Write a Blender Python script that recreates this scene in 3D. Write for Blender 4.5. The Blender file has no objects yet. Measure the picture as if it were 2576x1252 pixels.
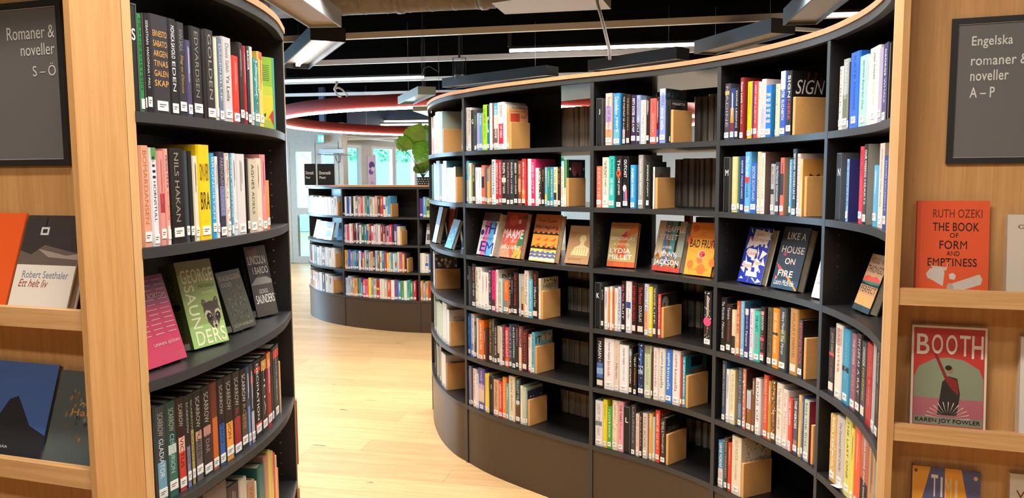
import bpy, math, random
import numpy as np
from mathutils import Vector, Matrix
random.seed(7)
PI = math.pi
S = bpy.context.scene
COL = S.collection
# ------------------------------------------------------------------ camera, world, lights, exposure
FOC, PIT, ROL, HC = 1930.3, .0941, -.0059, 1.5377
cp, sp, cr, sr = math.cos(PIT), math.sin(PIT), math.cos(ROL), math.sin(ROL)
R0, F0, U0 = Vector((1, 0, 0)), Vector((0, cp, -sp)), Vector((0, sp, cp))
RR = cr*R0+sr*U0; UU = cr*U0-sr*R0
cam = bpy.data.cameras.new('camera'); cam.sensor_width = 36; cam.lens = 36*FOC/2576; cam.clip_start = .05; cam.clip_end = 200
co = bpy.data.objects.new('camera', cam); COL.objects.link(co)
M = Matrix((RR, UU, -F0)).transposed().to_4x4(); M.translation = Vector((0, 0, HC)); co.matrix_world = M
S.camera = co
S.view_settings.view_transform = 'Standard'; S.view_settings.look = 'None'
S.view_settings.gamma = 1; S.view_settings.use_curve_mapping = False
S.view_settings.exposure = 0.76
S.cycles.max_bounces = 8; S.cycles.diffuse_bounces = 4; S.cycles.glossy_bounces = 3; S.cycles.transmission_bounces = 4
S.cycles.transparent_max_bounces = 12; S.cycles.caustics_reflective = False; S.cycles.caustics_refractive = False
S.cycles.sample_clamp_indirect = 6
W = bpy.data.worlds.new('sky'); S.world = W; W.use_nodes = True
bg = W.node_tree.nodes['Background']; bg.inputs[0].default_value = (.55, .86, 1, 1); bg.inputs[1].default_value = 4.5

def area(name, loc, sx, sy, power, col=(1, .93, .85), rot=(0, 0, 0)):
    l = bpy.data.lights.new(name, 'AREA'); l.shape = 'RECTANGLE'; l.size = sx; l.size_y = sy; l.energy = power; l.color = col
    o = bpy.data.objects.new(name, l); o.location = loc; o.rotation_euler = rot; COL.objects.link(o); l.spread = 2.7; return o
# (name, x, y, z, length, width, yaw, power): unseen ceiling lamps added for light, each gets a housing below
LAMPS = [(-.25, .9, 2.86, 1.5, .16, -.2, 32), (.3, 2.1, 2.86, 1.5, .16, -.2, 34), (-.45, 3.2, 2.86, 1.5, .16, -.2, 36),
         (-1.6, 4.6, 2.86, 1.6, .16, -.2, 45), (-.9, 5.3, 2.86, 1.6, .16, -.2, 60), (1.9, 5.4, 2.86, 1.6, .16, -.2, 50), (1.5, 4.0, 2.86, 1.5, .16, -.2, 40), (4.6, 13.6, 2.86, 1.6, .16, -.2, 90),  # includes lamps added behind the case to brighten its back and the wall
         (-3.2, 6.9, 2.86, 1.6, .16, -.2, 40), (-1.4, -.6, 2.86, 1.5, .16, -.2, 30), (1.5, -.4, 2.86, 1.5, .16, -.2, 14),
         (2.2, 10.2, 2.86, 1.6, .16, -.2, 60), (-4.5, 11.0, 2.86, 1.6, .16, -.2, 55)]
for i, (x, y, z, L, w, a, p) in enumerate(LAMPS):
    area('added_ceiling_light', (x, y, z-.012), L*.94, w*.7, p, (1, .94, .87), (0, 0, a))
area('window_daylight', (-1.5, 17.4, 1.5), 4.5, 1.3, 600, (.6, .82, 1), (PI/2, 0, PI/3+PI))
area('window_daylight', (-6.4, 10.9, 1.5), 3.4, 1.6, 170, (.42, .7, 1), (PI/2, 0, -PI/2))

# ------------------------------------------------------------------ projection helpers (authoring maths)
def proj(x, y, z):
    z = z-HC; d = y*cp-z*sp; u = z*cp+y*sp
    X = x/d; Y = -u/d
    return 1288+FOC*(X*cr-Y*sr), 626+FOC*(X*sr+Y*cr)
def ray(px, py):
    a = (px-1288)/FOC; b = (py-626)/FOC
    X = a*cr+b*sr; Y = -a*sr+b*cr
    return X, cp-sp*Y, -sp-cp*Y
def at_z(px, py, z):
    X, Y, Z = ray(px, py); t = (z-HC)/Z
    return Vector((X*t, Y*t, z))
def at_y(px, py, y):
    X, Y, Z = ray(px, py); t = y/Y
    return Vector((X*t, y, HC+Z*t))
def z_of(x, y, py):
    a, b = -1., 4.
    for _ in range(30):
        m = (a+b)/2
        if proj(x, y, m)[1] > py: a = m
        else: b = m
    return (a+b)/2
def at_plane(px, py, P, n):
    d = Vector(ray(px, py)); O = Vector((0, 0, HC))
    return O+d*((P-O).dot(n)/d.dot(n))

# ------------------------------------------------------------------ colours and materials
def lin(h):
    if not isinstance(h, str): return h
    if len(h) == 3: h = ''.join(c*2 for c in h)
    v = [int(h[i:i+2], 16)/255 for i in (0, 2, 4)]
    return tuple((.75*(c/12.92 if c <= .04045 else ((c+.055)/1.055)**2.4)) for c in v)
MATS = {}
def mat(name, col=None, rough=.5, metal=0, coat=0, emit=None, es=0, trans=0, spec=.5):
    if name in MATS: return MATS[name]
    m = bpy.data.materials.new(name); m.use_nodes = True
    b = m.node_tree.nodes['Principled BSDF']
    if col is not None: b.inputs['Base Color'].default_value = (*lin(col), 1)
    b.inputs['Roughness'].default_value = rough; b.inputs['Metallic'].default_value = metal
    b.inputs['Coat Weight'].default_value = coat; b.inputs['Coat Roughness'].default_value = .12
    b.inputs['Specular IOR Level'].default_value = spec
    if emit: b.inputs['Emission Color'].default_value = (*emit, 1); b.inputs['Emission Strength'].default_value = es
    if trans: b.inputs['Transmission Weight'].default_value = trans
    MATS[name] = m; return m
def nodes(m): return m.node_tree.nodes, m.node_tree.links, m.node_tree.nodes['Principled BSDF']
def speck(m, scale, amt, bump=0):
    N, L, b = nodes(m); t = N.new('ShaderNodeTexCoord'); n = N.new('ShaderNodeTexNoise'); n.inputs['Scale'].default_value = scale
    n.inputs['Detail'].default_value = 4
    L.new(t.outputs['Object'], n.inputs['Vector'])
    mx = N.new('ShaderNodeMix'); mx.data_type = 'RGBA'; mx.blend_type = 'MULTIPLY'; mx.inputs[0].default_value = amt
    src = b.inputs['Base Color']
    if src.is_linked: L.new(src.links[0].from_socket, mx.inputs[6])
    else: mx.inputs[6].default_value = src.default_value
    rmp = N.new('ShaderNodeValToRGB'); rmp.color_ramp.elements[0].position = .3; rmp.color_ramp.elements[1].position = .65
    L.new(n.outputs[0], rmp.inputs[0]); L.new(rmp.outputs[0], mx.inputs[7]); L.new(mx.outputs[2], b.inputs['Base Color'])
    if bump:
        bp = N.new('ShaderNodeBump'); bp.inputs['Strength'].default_value = bump; bp.inputs['Distance'].default_value = .002
        L.new(n.outputs[0], bp.inputs['Height']); L.new(bp.outputs[0], b.inputs['Normal'])
    return m
def attr_mat(name, rough, coat=0, amt=0):
    m = mat(name, 'fff', rough, coat=coat); N, L, b = nodes(m)
    a = N.new('ShaderNodeAttribute'); a.attribute_name = 'Col'; L.new(a.outputs['Color'], b.inputs['Base Color'])
    return m
COVER = attr_mat('book_cover_print', .36, .35)
PRINT = attr_mat('printed_ink', .42, .2)
PLAIN = attr_mat('matt_paint', .6)
PAPER = speck(mat('page_paper', 'd6c6a8', .85), 60, .25)
BLACK = speck(mat('black_laminate', '1d1c1d', .42, spec=.45), 220, .35, .05)
BASEM = speck(mat('bounce_brown_laminate', '4c3b2e', .34, spec=.5), 260, .3, .06)  # brown puts the floor's bounced light into the black laminate's colour
GLOSSB = mat('black_gloss_laminate', '1d1c1d', .2, spec=.6)
TRIMM = mat('lit_front_grey', '38393a', .38)  # lighter than the boards; light on front edges put into the colour
STEEL = mat('steel', 'b8b8b8', .3, 1)
RAILM = mat('painted_rail', 'f2eeea', .5)
DGREY = mat('dark_grey_metal', '3b3f42', .5)
LGREY = mat('light_grey_metal', 'a9adb0', .45)
LED = mat('led_tube', 'fff', .4, emit=(1, .97, .92), es=9)
CEIL = speck(mat('black_ceiling_paint', '0a0a0a', .95, spec=0), 9, .5)
WALLM = speck(mat('taupe_wall_paint', 'b3a99d', .8), 30, .12)
WHITEW = mat('white_frame_paint', 'e4e6ea', .5)
def wood(name, c1, c2, axis='Z', scale=1.0, rough=.45):
    m = mat(name, c1, rough); N, L, b = nodes(m)
    t = N.new('ShaderNodeTexCoord'); mp = N.new('ShaderNodeMapping')
    sc = {'Z': (28, 28, 1.1), 'X': (1.1, 28, 28), 'Y': (28, 1.1, 28)}[axis]
    mp.inputs['Scale'].default_value = tuple(s*scale for s in sc)
    n = N.new('ShaderNodeTexNoise'); n.inputs['Scale'].default_value = 2.2; n.inputs['Detail'].default_value = 6; n.inputs['Distortion'].default_value = .6
    n2 = N.new('ShaderNodeTexNoise'); n2.inputs['Scale'].default_value = 9; n2.inputs['Detail'].default_value = 3
    L.new(t.outputs['Object'], mp.inputs[0]); L.new(mp.outputs[0], n.inputs['Vector']); L.new(mp.outputs[0], n2.inputs['Vector'])
    ad = N.new('ShaderNodeMath'); ad.operation = 'MULTIPLY_ADD'; ad.inputs[1].default_value = .45; L.new(n2.outputs[0], ad.inputs[0])
    ml = N.new('ShaderNodeMath'); ml.operation = 'MULTIPLY'; ml.inputs[1].default_value = .62; L.new(n.outputs[0], ml.inputs[0]); L.new(ml.outputs[0], ad.inputs[2])
    r = N.new('ShaderNodeValToRGB'); r.color_ramp.elements[0].position = .36; r.color_ramp.elements[1].position = .66
    r.color_ramp.elements[0].color = (*lin(c2), 1); r.color_ramp.elements[1].color = (*lin(c1), 1)
    L.new(ad.outputs[0], r.inputs[0]); L.new(r.outputs[0], b.inputs['Base Color'])
    return m
ASHV = wood('ash_veneer_upright', 'd8a468', 'c58f52')
ASHL = wood('ash_ledge', 'e0b078', 'c8945a', 'X', .8)
RIMW = wood('birch_rim', 'c79468', 'b98558', 'X', .5, .55)
MDF = speck(mat('bookend_board', 'e4a862', .6), 240, .14, .03)
def acrylic():
    m = bpy.data.materials.new('clear_acrylic'); m.use_nodes = True; N = m.node_tree.nodes; L = m.node_tree.links; N.clear()
    o = N.new('ShaderNodeOutputMaterial'); tr = N.new('ShaderNodeBsdfTransparent'); g = N.new('ShaderNodeBsdfGlossy'); g.inputs['Roughness'].default_value = .06
    lw = N.new('ShaderNodeLayerWeight'); lw.inputs[0].default_value = .5; pw = N.new('ShaderNodeMath'); pw.operation = 'POWER'; pw.inputs[1].default_value = 4; L.new(lw.outputs['Facing'], pw.inputs[0]); f = N.new('ShaderNodeMath'); f.operation = 'MULTIPLY_ADD'; f.inputs[1].default_value = .6; f.inputs[2].default_value = .06; L.new(pw.outputs[0], f.inputs[0]); mx = N.new('ShaderNodeMixShader')
    tr.inputs[0].default_value = (.97, .98, .98, 1)
    L.new(f.outputs[0], mx.inputs[0]); L.new(tr.outputs[0], mx.inputs[1]); L.new(g.outputs[0], mx.inputs[2]); L.new(mx.outputs[0], o.inputs[0]); return m
ACR = acrylic()
def glass():
    m = acrylic().copy(); m.name = 'window_glass'
    for n in m.node_tree.nodes:
        if n.type == 'BSDF_TRANSPARENT': n.inputs[0].default_value = (.8, .96, 1, 1)
    return m
GLASS = glass()

# ------------------------------------------------------------------ mesh builder
class MB:
    def __init__(s): s.v = []; s.f = []; s.c = []
    def add(s, vs, fs, col=(1, 1, 1)):
        k = len(s.v); s.v += [tuple(v) for v in vs]; s.f += [tuple(i+k for i in f) for f in fs]; s.c += [lin(col)]*len(fs)
    def box(s, x0, x1, y0, y1, z0, z1, col=(1, 1, 1)):
        s.add([(x0, y0, z0), (x1, y0, z0), (x1, y1, z0), (x0, y1, z0), (x0, y0, z1), (x1, y0, z1), (x1, y1, z1), (x0, y1, z1)],
              [(0, 3, 2, 1), (4, 5, 6, 7), (0, 1, 5, 4), (1, 2, 6, 5), (2, 3, 7, 6), (3, 0, 4, 7)], col)
    def bar(s, a, b, w, h, col=(1, 1, 1)):       # box between two points, top faces up
        a = Vector(a); b = Vector(b); d = (b-a).normalized()
        up = Vector((0, 0, 1)) if abs(d.z) < .95 else Vector((0, 1, 0))
        x = d.cross(up).normalized()*w/2; u = x.cross(d).normalized()*h/2
        s.add([a-x-u, a+x-u, a+x+u, a-x+u, b-x-u, b+x-u, b+x+u, b-x+u],
              [(0, 1, 2, 3), (7, 6, 5, 4), (0, 4, 5, 1), (1, 5, 6, 2), (2, 6, 7, 3), (3, 7, 4, 0)], col)
    def tube(s, pts, r, n=8, col=(1, 1, 1)):
        pts = [Vector(p) for p in pts]; rings = []; k0 = len(s.v)
        for i, p in enumerate(pts):
            d = (pts[min(i+1, len(pts)-1)]-pts[max(i-1, 0)]).normalized()
            up = Vector((0, 0, 1)) if abs(d.z) < .9 else Vector((0, 1, 0))
            x = d.cross(up).normalized(); u = x.cross(d)
            rr = r[i] if isinstance(r, (list, tuple)) else r
            for k in range(n):
                a = 2*PI*k/n; s.v.append(tuple(p+x*math.cos(a)*rr+u*math.sin(a)*rr))
        c = lin(col)
        for i in range(len(pts)-1):
            for k in range(n):
                a = k0+i*n+k; b = k0+i*n+(k+1) % n; s.f.append((a, b, b+n, a+n)); s.c.append(c)
        s.f.append(tuple(k0+k for k in range(n))[::-1]); s.c.append(c)
        s.f.append(tuple(k0+(len(pts)-1)*n+k for k in range(n))); s.c.append(c)
    def prism(s, poly, z0, z1, col=(1, 1, 1)):
        n = len(poly); s.add([(x, y, z0) for x, y in poly]+[(x, y, z1) for x, y in poly],
                             [tuple(range(n))[::-1], tuple(range(n, 2*n))]+[(i, (i+1) % n, (i+1) % n+n, i+n) for i in range(n)], col)
    def merge(s, o, M=None):
        k = len(s.v)
        s.v += [tuple(M @ Vector(v)) for v in o.v] if M else o.v
        s.f += [tuple(i+k for i in f) for f in o.f]; s.c += o.c
    def mesh(s, name, m, smooth=False):
        me = bpy.data.meshes.new(name); me.from_pydata(s.v, [], s.f)
        if m in (COVER, PRINT, PLAIN):
            at = me.color_attributes.new('Col', 'FLOAT_COLOR', 'CORNER')
            arr = np.ones((len(me.loops), 4), np.float32); i = 0
            for f, c in zip(s.f, s.c): arr[i:i+len(f), :3] = c; i += len(f)
            at.data.foreach_set('color', arr.ravel())
        me.materials.append(m)
        if smooth: me.shade_smooth()
        return me
    def build(s, name, m, parent=None, smooth=False):
        o = bpy.data.objects.new(name, s.mesh(name, m, smooth)); COL.objects.link(o)
        if parent: o.parent = parent
        return o
def tag(o, label=None, cat=None, group=None, kind=None):
    for k, v in (('label', label), ('category', cat), ('group', group), ('kind', kind)):
        if v: o[k] = v
    return o
def empty(name, loc=(0, 0, 0), rz=0, **kw):
    o = bpy.data.objects.new(name, None); o.location = loc; o.rotation_euler = (0, 0, rz); o.empty_display_size = .05
    COL.objects.link(o); return tag(o, **kw)

# ------------------------------------------------------------------ lettering from the built-in font
CH = "ABCDEFGHIJKLMNOPQRSTUVWXYZabcdefghijklmnopqrstuvwxyz0123456789&.,-–|'!ÖÅÄöåä"
GL = {}
def glyphs():
    objs = []
    for c in CH:
        for k, st in enumerate((c, c+'|')):
            for bold in ((0, 1) if k == 0 else (0,)):
                cu = bpy.data.curves.new('g', 'FONT'); cu.body = st; cu.resolution_u = 4; cu.offset = .011*bold
                o = bpy.data.objects.new('g', cu); COL.objects.link(o); objs.append((c, k, bold, o))
    cu = bpy.data.curves.new('g', 'FONT'); cu.body = '|'; o = bpy.data.objects.new('g', cu); COL.objects.link(o); objs.append(('', 1, 0, o))
    bpy.context.view_layer.update(); dg = bpy.context.evaluated_depsgraph_get()
    tmp = {}
    for c, k, bold, o in objs:
        me = o.evaluated_get(dg).to_mesh(); v = [(p.co.x, p.co.y) for p in me.vertices]; f = [tuple(p.vertices) for p in me.polygons]
        tmp[(c, k, bold)] = (v, f); o.evaluated_get(dg).to_mesh_clear()
    bar = max(p[0] for p in tmp[('', 1, 0)][0])
    for c in CH:
        adv = max(p[0] for p in tmp[(c, 1, 0)][0])-bar
        GL[(c, 0)] = (*tmp[(c, 0, 0)], adv); GL[(c, 1)] = (*tmp[(c, 0, 0 if c in 'MmWN' else 1)], adv+.03)
    for c, k, bold, o in objs:
        cu = o.data; bpy.data.objects.remove(o); bpy.data.curves.remove(cu)
glyphs()
def text2d(s, bold=0, shear=0):
    V = []; F = []; x = 0
    for c in s:
        if c == ' ' or (c, bold) not in GL: x += .28; continue
        v, f, adv = GL[(c, bold)]; k = len(V)
        V += [(p[0]+x+shear*p[1], p[1]) for p in v]; F += [tuple(i+k for i in q) for q in f]; x += adv
    return V, F
def put_text(mb, s, O, U, V, w, h, col, flags=''):
    """lettering filling the w x h box whose lower-left corner is O"""
    vs, fs = text2d(s, 1 if 'b' in flags else 0, .3 if 'i' in flags else 0)
    if not fs: return
    x0 = min(p[0] for p in vs); x1 = max(p[0] for p in vs); y0 = min(p[1] for p in vs); y1 = max(p[1] for p in vs)
    sx = w/(x1-x0); sy = h/(y1-y0)
    if 'k' in flags: sx = min(sx, sy)      # keep proportions when the box is too long
    O = Vector(O); U = Vector(U); V = Vector(V); off = (w-(x1-x0)*sx)/2
    if 'l' in flags: off = 0
    if 'r' in flags: off *= 2
    mb.add([O+U*(off+(p[0]-x0)*sx)+V*((p[1]-y0)*sy) for p in vs], fs, col)
def art(mb, O, U, V, items, lift=.0003):
    """flat print: O corner, U and V full-size edge vectors; items use 0..1 coordinates, later ones lie on top"""
    O = Vector(O); U = Vector(U); V = Vector(V); n = U.cross(V).normalized(); W, H = U.length, V.length; u = U/W; v = V/H
    k = 1
    for it in items:
        c = O+n*lift*k; t = it[0]; k += .08
        if t == 'r':
            _, a, b, a2, b2, col = it
            mb.add([c+U*a+V*b, c+U*a2+V*b, c+U*a2+V*b2, c+U*a+V*b2], [(0, 1, 2, 3)], col)
        elif t == 'p':
            pts = [c+U*a+V*b for a, b in it[1]]; mb.add(pts, [tuple(range(len(pts)))], it[2])
        elif t == 'e':
            _, a, b, ra, rb, col = it
            mb.add([c+U*(a+ra*math.cos(2*PI*i/16))+V*(b+rb*math.sin(2*PI*i/16)) for i in range(16)], [tuple(range(16))], col)
        elif t == 't':
            _, a, b, w, h, st, col = it[:7]
            put_text(mb, st, c+U*a+V*b, u, v, w*W, h*H, col, it[7] if len(it) > 7 else '')
        elif t == 'v':      # lettering running down
            _, a, b, w, h, st, col = it[:7]
            put_text(mb, st, c+U*a+V*(b+h), -v, u, h*H, w*W, col, it[7] if len(it) > 7 else '')
        elif t == 's':      # sprinkled little shapes
            _, a, b, a2, b2, num, size, cols = it; rn = random.Random(num*7+int(size*1000))
            for i in range(num):
                x = rn.uniform(a, a2); y = rn.uniform(b, b2); q = rn.uniform(0, PI); r1 = size*rn.uniform(.5, 1)
                pts = [c+u*(x*W+r1*math.cos(q+j*2*PI/5)*(1 if j % 2 else .6))+v*(y*H+r1*math.sin(q+j*2*PI/5)) for j in range(5)]
                mb.add(pts, [(0, 1, 2, 3, 4)], cols[i % len(cols)])

# ------------------------------------------------------------------ plan curves
class Curve2:
    def __init__(s, pts):
        P = [np.array(p, float) for p in pts]; P = [2*P[0]-P[1]]+P+[2*P[-1]-P[-2]]; out = []
        for i in range(1, len(P)-2):
            for t in np.linspace(0, 1, 12, endpoint=False):
                a, b, c, d = P[i-1], P[i], P[i+1], P[i+2]
                out.append(.5*((2*b)+(-a+c)*t+(2*a-5*b+4*c-d)*t*t+(-a+3*b-3*c+d)*t**3))
        out.append(P[-2]); out = np.array(out)
        for _ in range(10): out[1:-1] = .25*out[:-2]+.5*out[1:-1]+.25*out[2:]
        seg = np.hypot(*np.diff(out, axis=0).T); s.s = np.concatenate([[0], np.cumsum(seg)]); s.p = out; s.L = s.s[-1]
        T = np.gradient(out, s.s, axis=0); s.t = T/np.linalg.norm(T, axis=1)[:, None]
    def pt(s, q, off=0):       # off > 0 towards the aisle
        x, y = np.interp(q, s.s, s.p[:, 0]), np.interp(q, s.s, s.p[:, 1]); t = s.tan(q)
        return Vector((x+t.y*off, y-t.x*off))
    def tan(s, q):
        t = Vector((np.interp(q, s.s, s.t[:, 0]), np.interp(q, s.s, s.t[:, 1]))); return t.normalized()
    def near(s, x, y): return float(s.s[np.argmin((s.p[:, 0]-x)**2+(s.p[:, 1]-y)**2)])
    def hit(s, px, z, off=0):
        qs = s.s; N = np.stack([s.t[:, 1], -s.t[:, 0]], 1); P = s.p+N*off
        xs = np.array([proj(a, b, z)[0] for a, b in P]); xs = np.maximum.accumulate(xs)
        return float(np.interp(px, xs, qs))
    def ribbon(s, mb, q0, q1, f, b, z0, z1, col=(1, 1, 1)):
        """curved slab between offsets f (front) and b (back)"""
        n = max(2, int(abs(q1-q0)/.018)+1); qs = np.linspace(q0, q1, n); k = len(mb.v)
        for q in qs:
            A = s.pt(q, f); B = s.pt(q, b); mb.v += [(A.x, A.y, z0), (A.x, A.y, z1), (B.x, B.y, z1), (B.x, B.y, z0)]
        fs = [(3, 2, 1, 0)]
        for i in range(n-1):
            for j in range(4): fs.append((4*i+j, 4*i+(j+1) % 4, 4*i+4+(j+1) % 4, 4*i+4+j))
        fs.append(tuple(4*(n-1)+j for j in range(4)))
        mb.f += [tuple(i+k for i in f_) for f_ in fs]; mb.c += [lin(col)]*len(fs)
def rb(curve, name, m, parent, *a):
    mb = MB(); curve.ribbon(mb, *a); return mb.build(name, m, parent)

MAIN = Curve2([(-.535, 5.0), (-.50, 4.70), (-.425, 4.38), (-.325, 4.14), (-.25, 4.03), (-.15, 3.885), (-.01, 3.73), (.15, 3.575), (.25, 3.48),
               (.352, 3.396), (.50, 3.27), (.62, 3.155), (.72, 3.035), (.79, 2.925), (.855, 2.80), (.905, 2.68), (.95, 2.53), (.973, 2.39),
               (.975, 2.25), (.962, 2.1), (.93, 1.95), (.882, 1.80)])
LEFT = Curve2([(-.74, 1.50), (-.70, 1.61), (-.675, 1.74), (-.655, 1.86), (-.645, 1.97), (-.645, 2.08), (-.655, 2.19), (-.687, 2.36)])
FAR = Curve2([(-2.36, 8.95), (-2.30, 8.62), (-2.17, 8.35), (-2.0, 8.12), (-1.745, 7.89), (-1.48, 7.72), (-1.2, 7.58), (-.92, 7.5), (-.5, 7.44), (-.1, 7.47), (.3, 7.6)])
ZS = {1: 1.67, 2: 1.40, 3: 1.13, 4: .86, 5: .59, 6: .32}
FZ = {1: 1.145, 2: .868, 3: .598, 4: .32}
TH = .022

def board_at(curve, q, th, f, b, z0, z1, name, m, parent):
    mb = MB(); t = curve.tan(q); A = curve.pt(q, f); B = curve.pt(q, b); e = t*th/2
    mb.prism([(A.x-e.x, A.y-e.y), (A.x+e.x, A.y+e.y), (B.x+e.x, B.y+e.y), (B.x-e.x, B.y-e.y)], z0, z1)
    return mb.build(name, m, parent)
def pins(curve, q, side, z0, z1, parent, off=-.045):
    mb = MB(); t = curve.tan(q); P = curve.pt(q, off)
    base = Vector((P.x, P.y, 0))+Vector((t.x, t.y, 0))*(.0095*side); T = Vector((t.x, t.y, 0))*side; D = Vector((-t.y, t.x, 0))
    z = z0
    while z < z1:
        for dd in (0, -.19):
            c = base+Vector((0, 0, z))-D*dd*1.0+T*.0006
            mb.add([c+D*.0028*math.cos(k*PI/3)+Vector((0, 0, .0028*math.sin(k*PI/3))) for k in range(6)], [tuple(range(6)) if side > 0 else tuple(range(6))[::-1]])
        z += .0335
    o = mb.build('pin_holes', STEEL, parent); o['kind'] = 'stuff'
def bookcase(name, label, curve, div, zs, ztop, depth, gaps={}, skip=()):
    """div: list of arc positions of the uprights; depth: one per bay"""
    r = empty(name, (0, 0, 0), label=label, cat='bookcase')
    zb = min(zs)
    for i, q in enumerate(div):
        if i in skip: continue
        d = max(depth[max(0, i-1)], depth[min(i, len(depth)-1)])
        board_at(curve, q, .018, -.0012, -d, 0, ztop-.04, 'upright', BLACK, r)
        board_at(curve, q, .018, .0012, -.0011, 0, ztop-.0405, 'lit_edge_strip', TRIMM, r)  # front strip painted lighter where light catches the edge
        if i < len(div)-1: pins(curve, q, 1, zb+.06, ztop-.08, r)
        if i > 0: pins(curve, q, -1, zb+.06, ztop-.08, r)
    for i in range(len(div)-1):
        a, b, d = div[i]+.0092, div[i+1]-.0092, depth[i]
        for z in zs:
            rb(curve, 'shelf', BLACK, r, a, b, -.0012, -d, z-TH, z)
            rb(curve, 'lit_edge_strip', TRIMM, r, a, b, .0005, -.0011, z-TH+.0004, z-.0004)
        rb(curve, 'plinth_panel', BASEM, r, a, b, -.004, -.02, 0.0, zb-TH-.001)
        if d < .4: rb(curve, 'back_panel', BLACK, r, a, b, -d+.012, -d, 0, ztop-.04)
        else:
            c = curve.hit(gaps[i], 1.8, -.287); rb(curve, 'back_panel', BLACK, r, a, c, -.275, -.287, 0, ztop-.04)
            rb(curve, 'plinth_panel', BASEM, r, a, b, -d+.02, -d+.004, 0, zb-TH-.001); rb(curve, 'back_panel', BLACK, r, a, b, -d+.012, -d+.001, zb, zs[2]-TH-.001)  # far-side panel added to keep the gaps between rear books dark
            for k, z in enumerate(zs):
                if k >= 3: rb(curve, 'stop_rail', BLACK, r, c, b, -.285, -.297, z+.125, z+.16)
    d = max(depth); a, b = div[0]-.009, div[-1]+.009
    rb(curve, 'fascia', TRIMM, r, a, b, .003, -.02, ztop-.04, ztop-.0175)
    for i in range(len(div)-1):
        rb(curve, 'top_board', GLOSSB, r, div[i], div[i+1], -.021, -depth[i], ztop-.04, ztop-.0175)
        rb(curve, 'wood_top', RIMW, r, div[i] if i else a, div[i+1] if i < len(div)-2 else b, .007, -depth[i], ztop-.017, ztop)
    return r
MD = [MAIN.s[0]+.012, MAIN.near(-.25, 4.03), MAIN.near(.355, 3.392), MAIN.near(.787, 2.93), MAIN.near(.9735, 2.385), MAIN.L-.009]
LD = [.009, LEFT.L-.012]
FD = [.012, FAR.near(-1.748, 7.892), FAR.near(-.92, 7.5), FAR.near(-.1, 7.47)]
main = bookcase('curved_bookcase', 'long black curved bookcase with six shelf rows and pale wooden rim', MAIN, MD, list(ZS.values()), 1.985, [.285, .56, .56, .285, .285], {1: 1412, 2: 1643}, (5,))
left = bookcase('curved_bookcase', 'black curved bookcase holding dark novels, joined to the grey sign S to Ö end', LEFT, LD, list(ZS.values()), 1.985, [.285], {}, (0,))
far = bookcase('low_bookcase', 'low black curved bookcase with four rows and potted plant on top', FAR, FD, list(FZ.values()), 1.46, [.285, .285, .285])

# ------------------------------------------------------------------ books
BAYN = {'A': 'rounded first bay', 'B': 'wide second bay', 'C': 'third bay', 'D': 'fourth bay', 'E': 'fifth bay', 'L': 'bookcase beside sign S to Ö'}
ORD = 'first second third fourth fifth sixth seventh eighth ninth tenth eleventh twelfth thirteenth fourteenth fifteenth sixteenth seventeenth eighteenth nineteenth twentieth'.split()
ORD += ['twenty-'+o for o in ORD[:9]]+['thirtieth']
SHN = {1: 'top', 2: 'second', 3: 'third', 4: 'fourth', 5: 'fifth', 6: 'sixth'}
def cname(h):
    import colorsys
    if len(h) == 3: h = ''.join(c*2 for c in h)
    r, g, b = [int(h[i:i+2], 16)/255 for i in (0, 2, 4)]; H, Sx, V = colorsys.rgb_to_hsv(r, g, b); H *= 360
    if V < .22: return 'black'
    if Sx < .14: return 'white' if V > .88 else 'pale grey' if V > .66 else 'grey' if V > .38 else 'charcoal'
    if V < .36: return 'dark brown' if H < 60 or H > 330 else 'dark green' if H < 170 else 'navy' if H < 260 else 'dark purple'
    if H < 60 and Sx < .32 and V > .8: return 'cream'
    if H < 14 or H > 345: return 'red' if Sx > .6 else ('pink' if V > .75 else 'maroon')
    if H < 42: return 'orange' if Sx > .6 and V > .8 else ('brown' if V < .7 else 'tan')
    if H < 68: return 'yellow' if V > .8 else 'olive'
    if H < 160: return ('lime green' if H < 95 and Sx > .7 else 'green') if V > .5 and Sx > .35 else 'sage green'
    if H < 192: return 'turquoise' if V > .55 else 'teal'
    if H < 215: return 'sky blue' if V > .8 else 'steel blue'
    if H < 255: return 'blue' if Sx > .5 else 'lavender blue'
    if H < 300: return 'purple'
    return 'pink' if V > .6 else 'plum'
CNT = {}
SPECS = []     # everything standing spine-out
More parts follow.
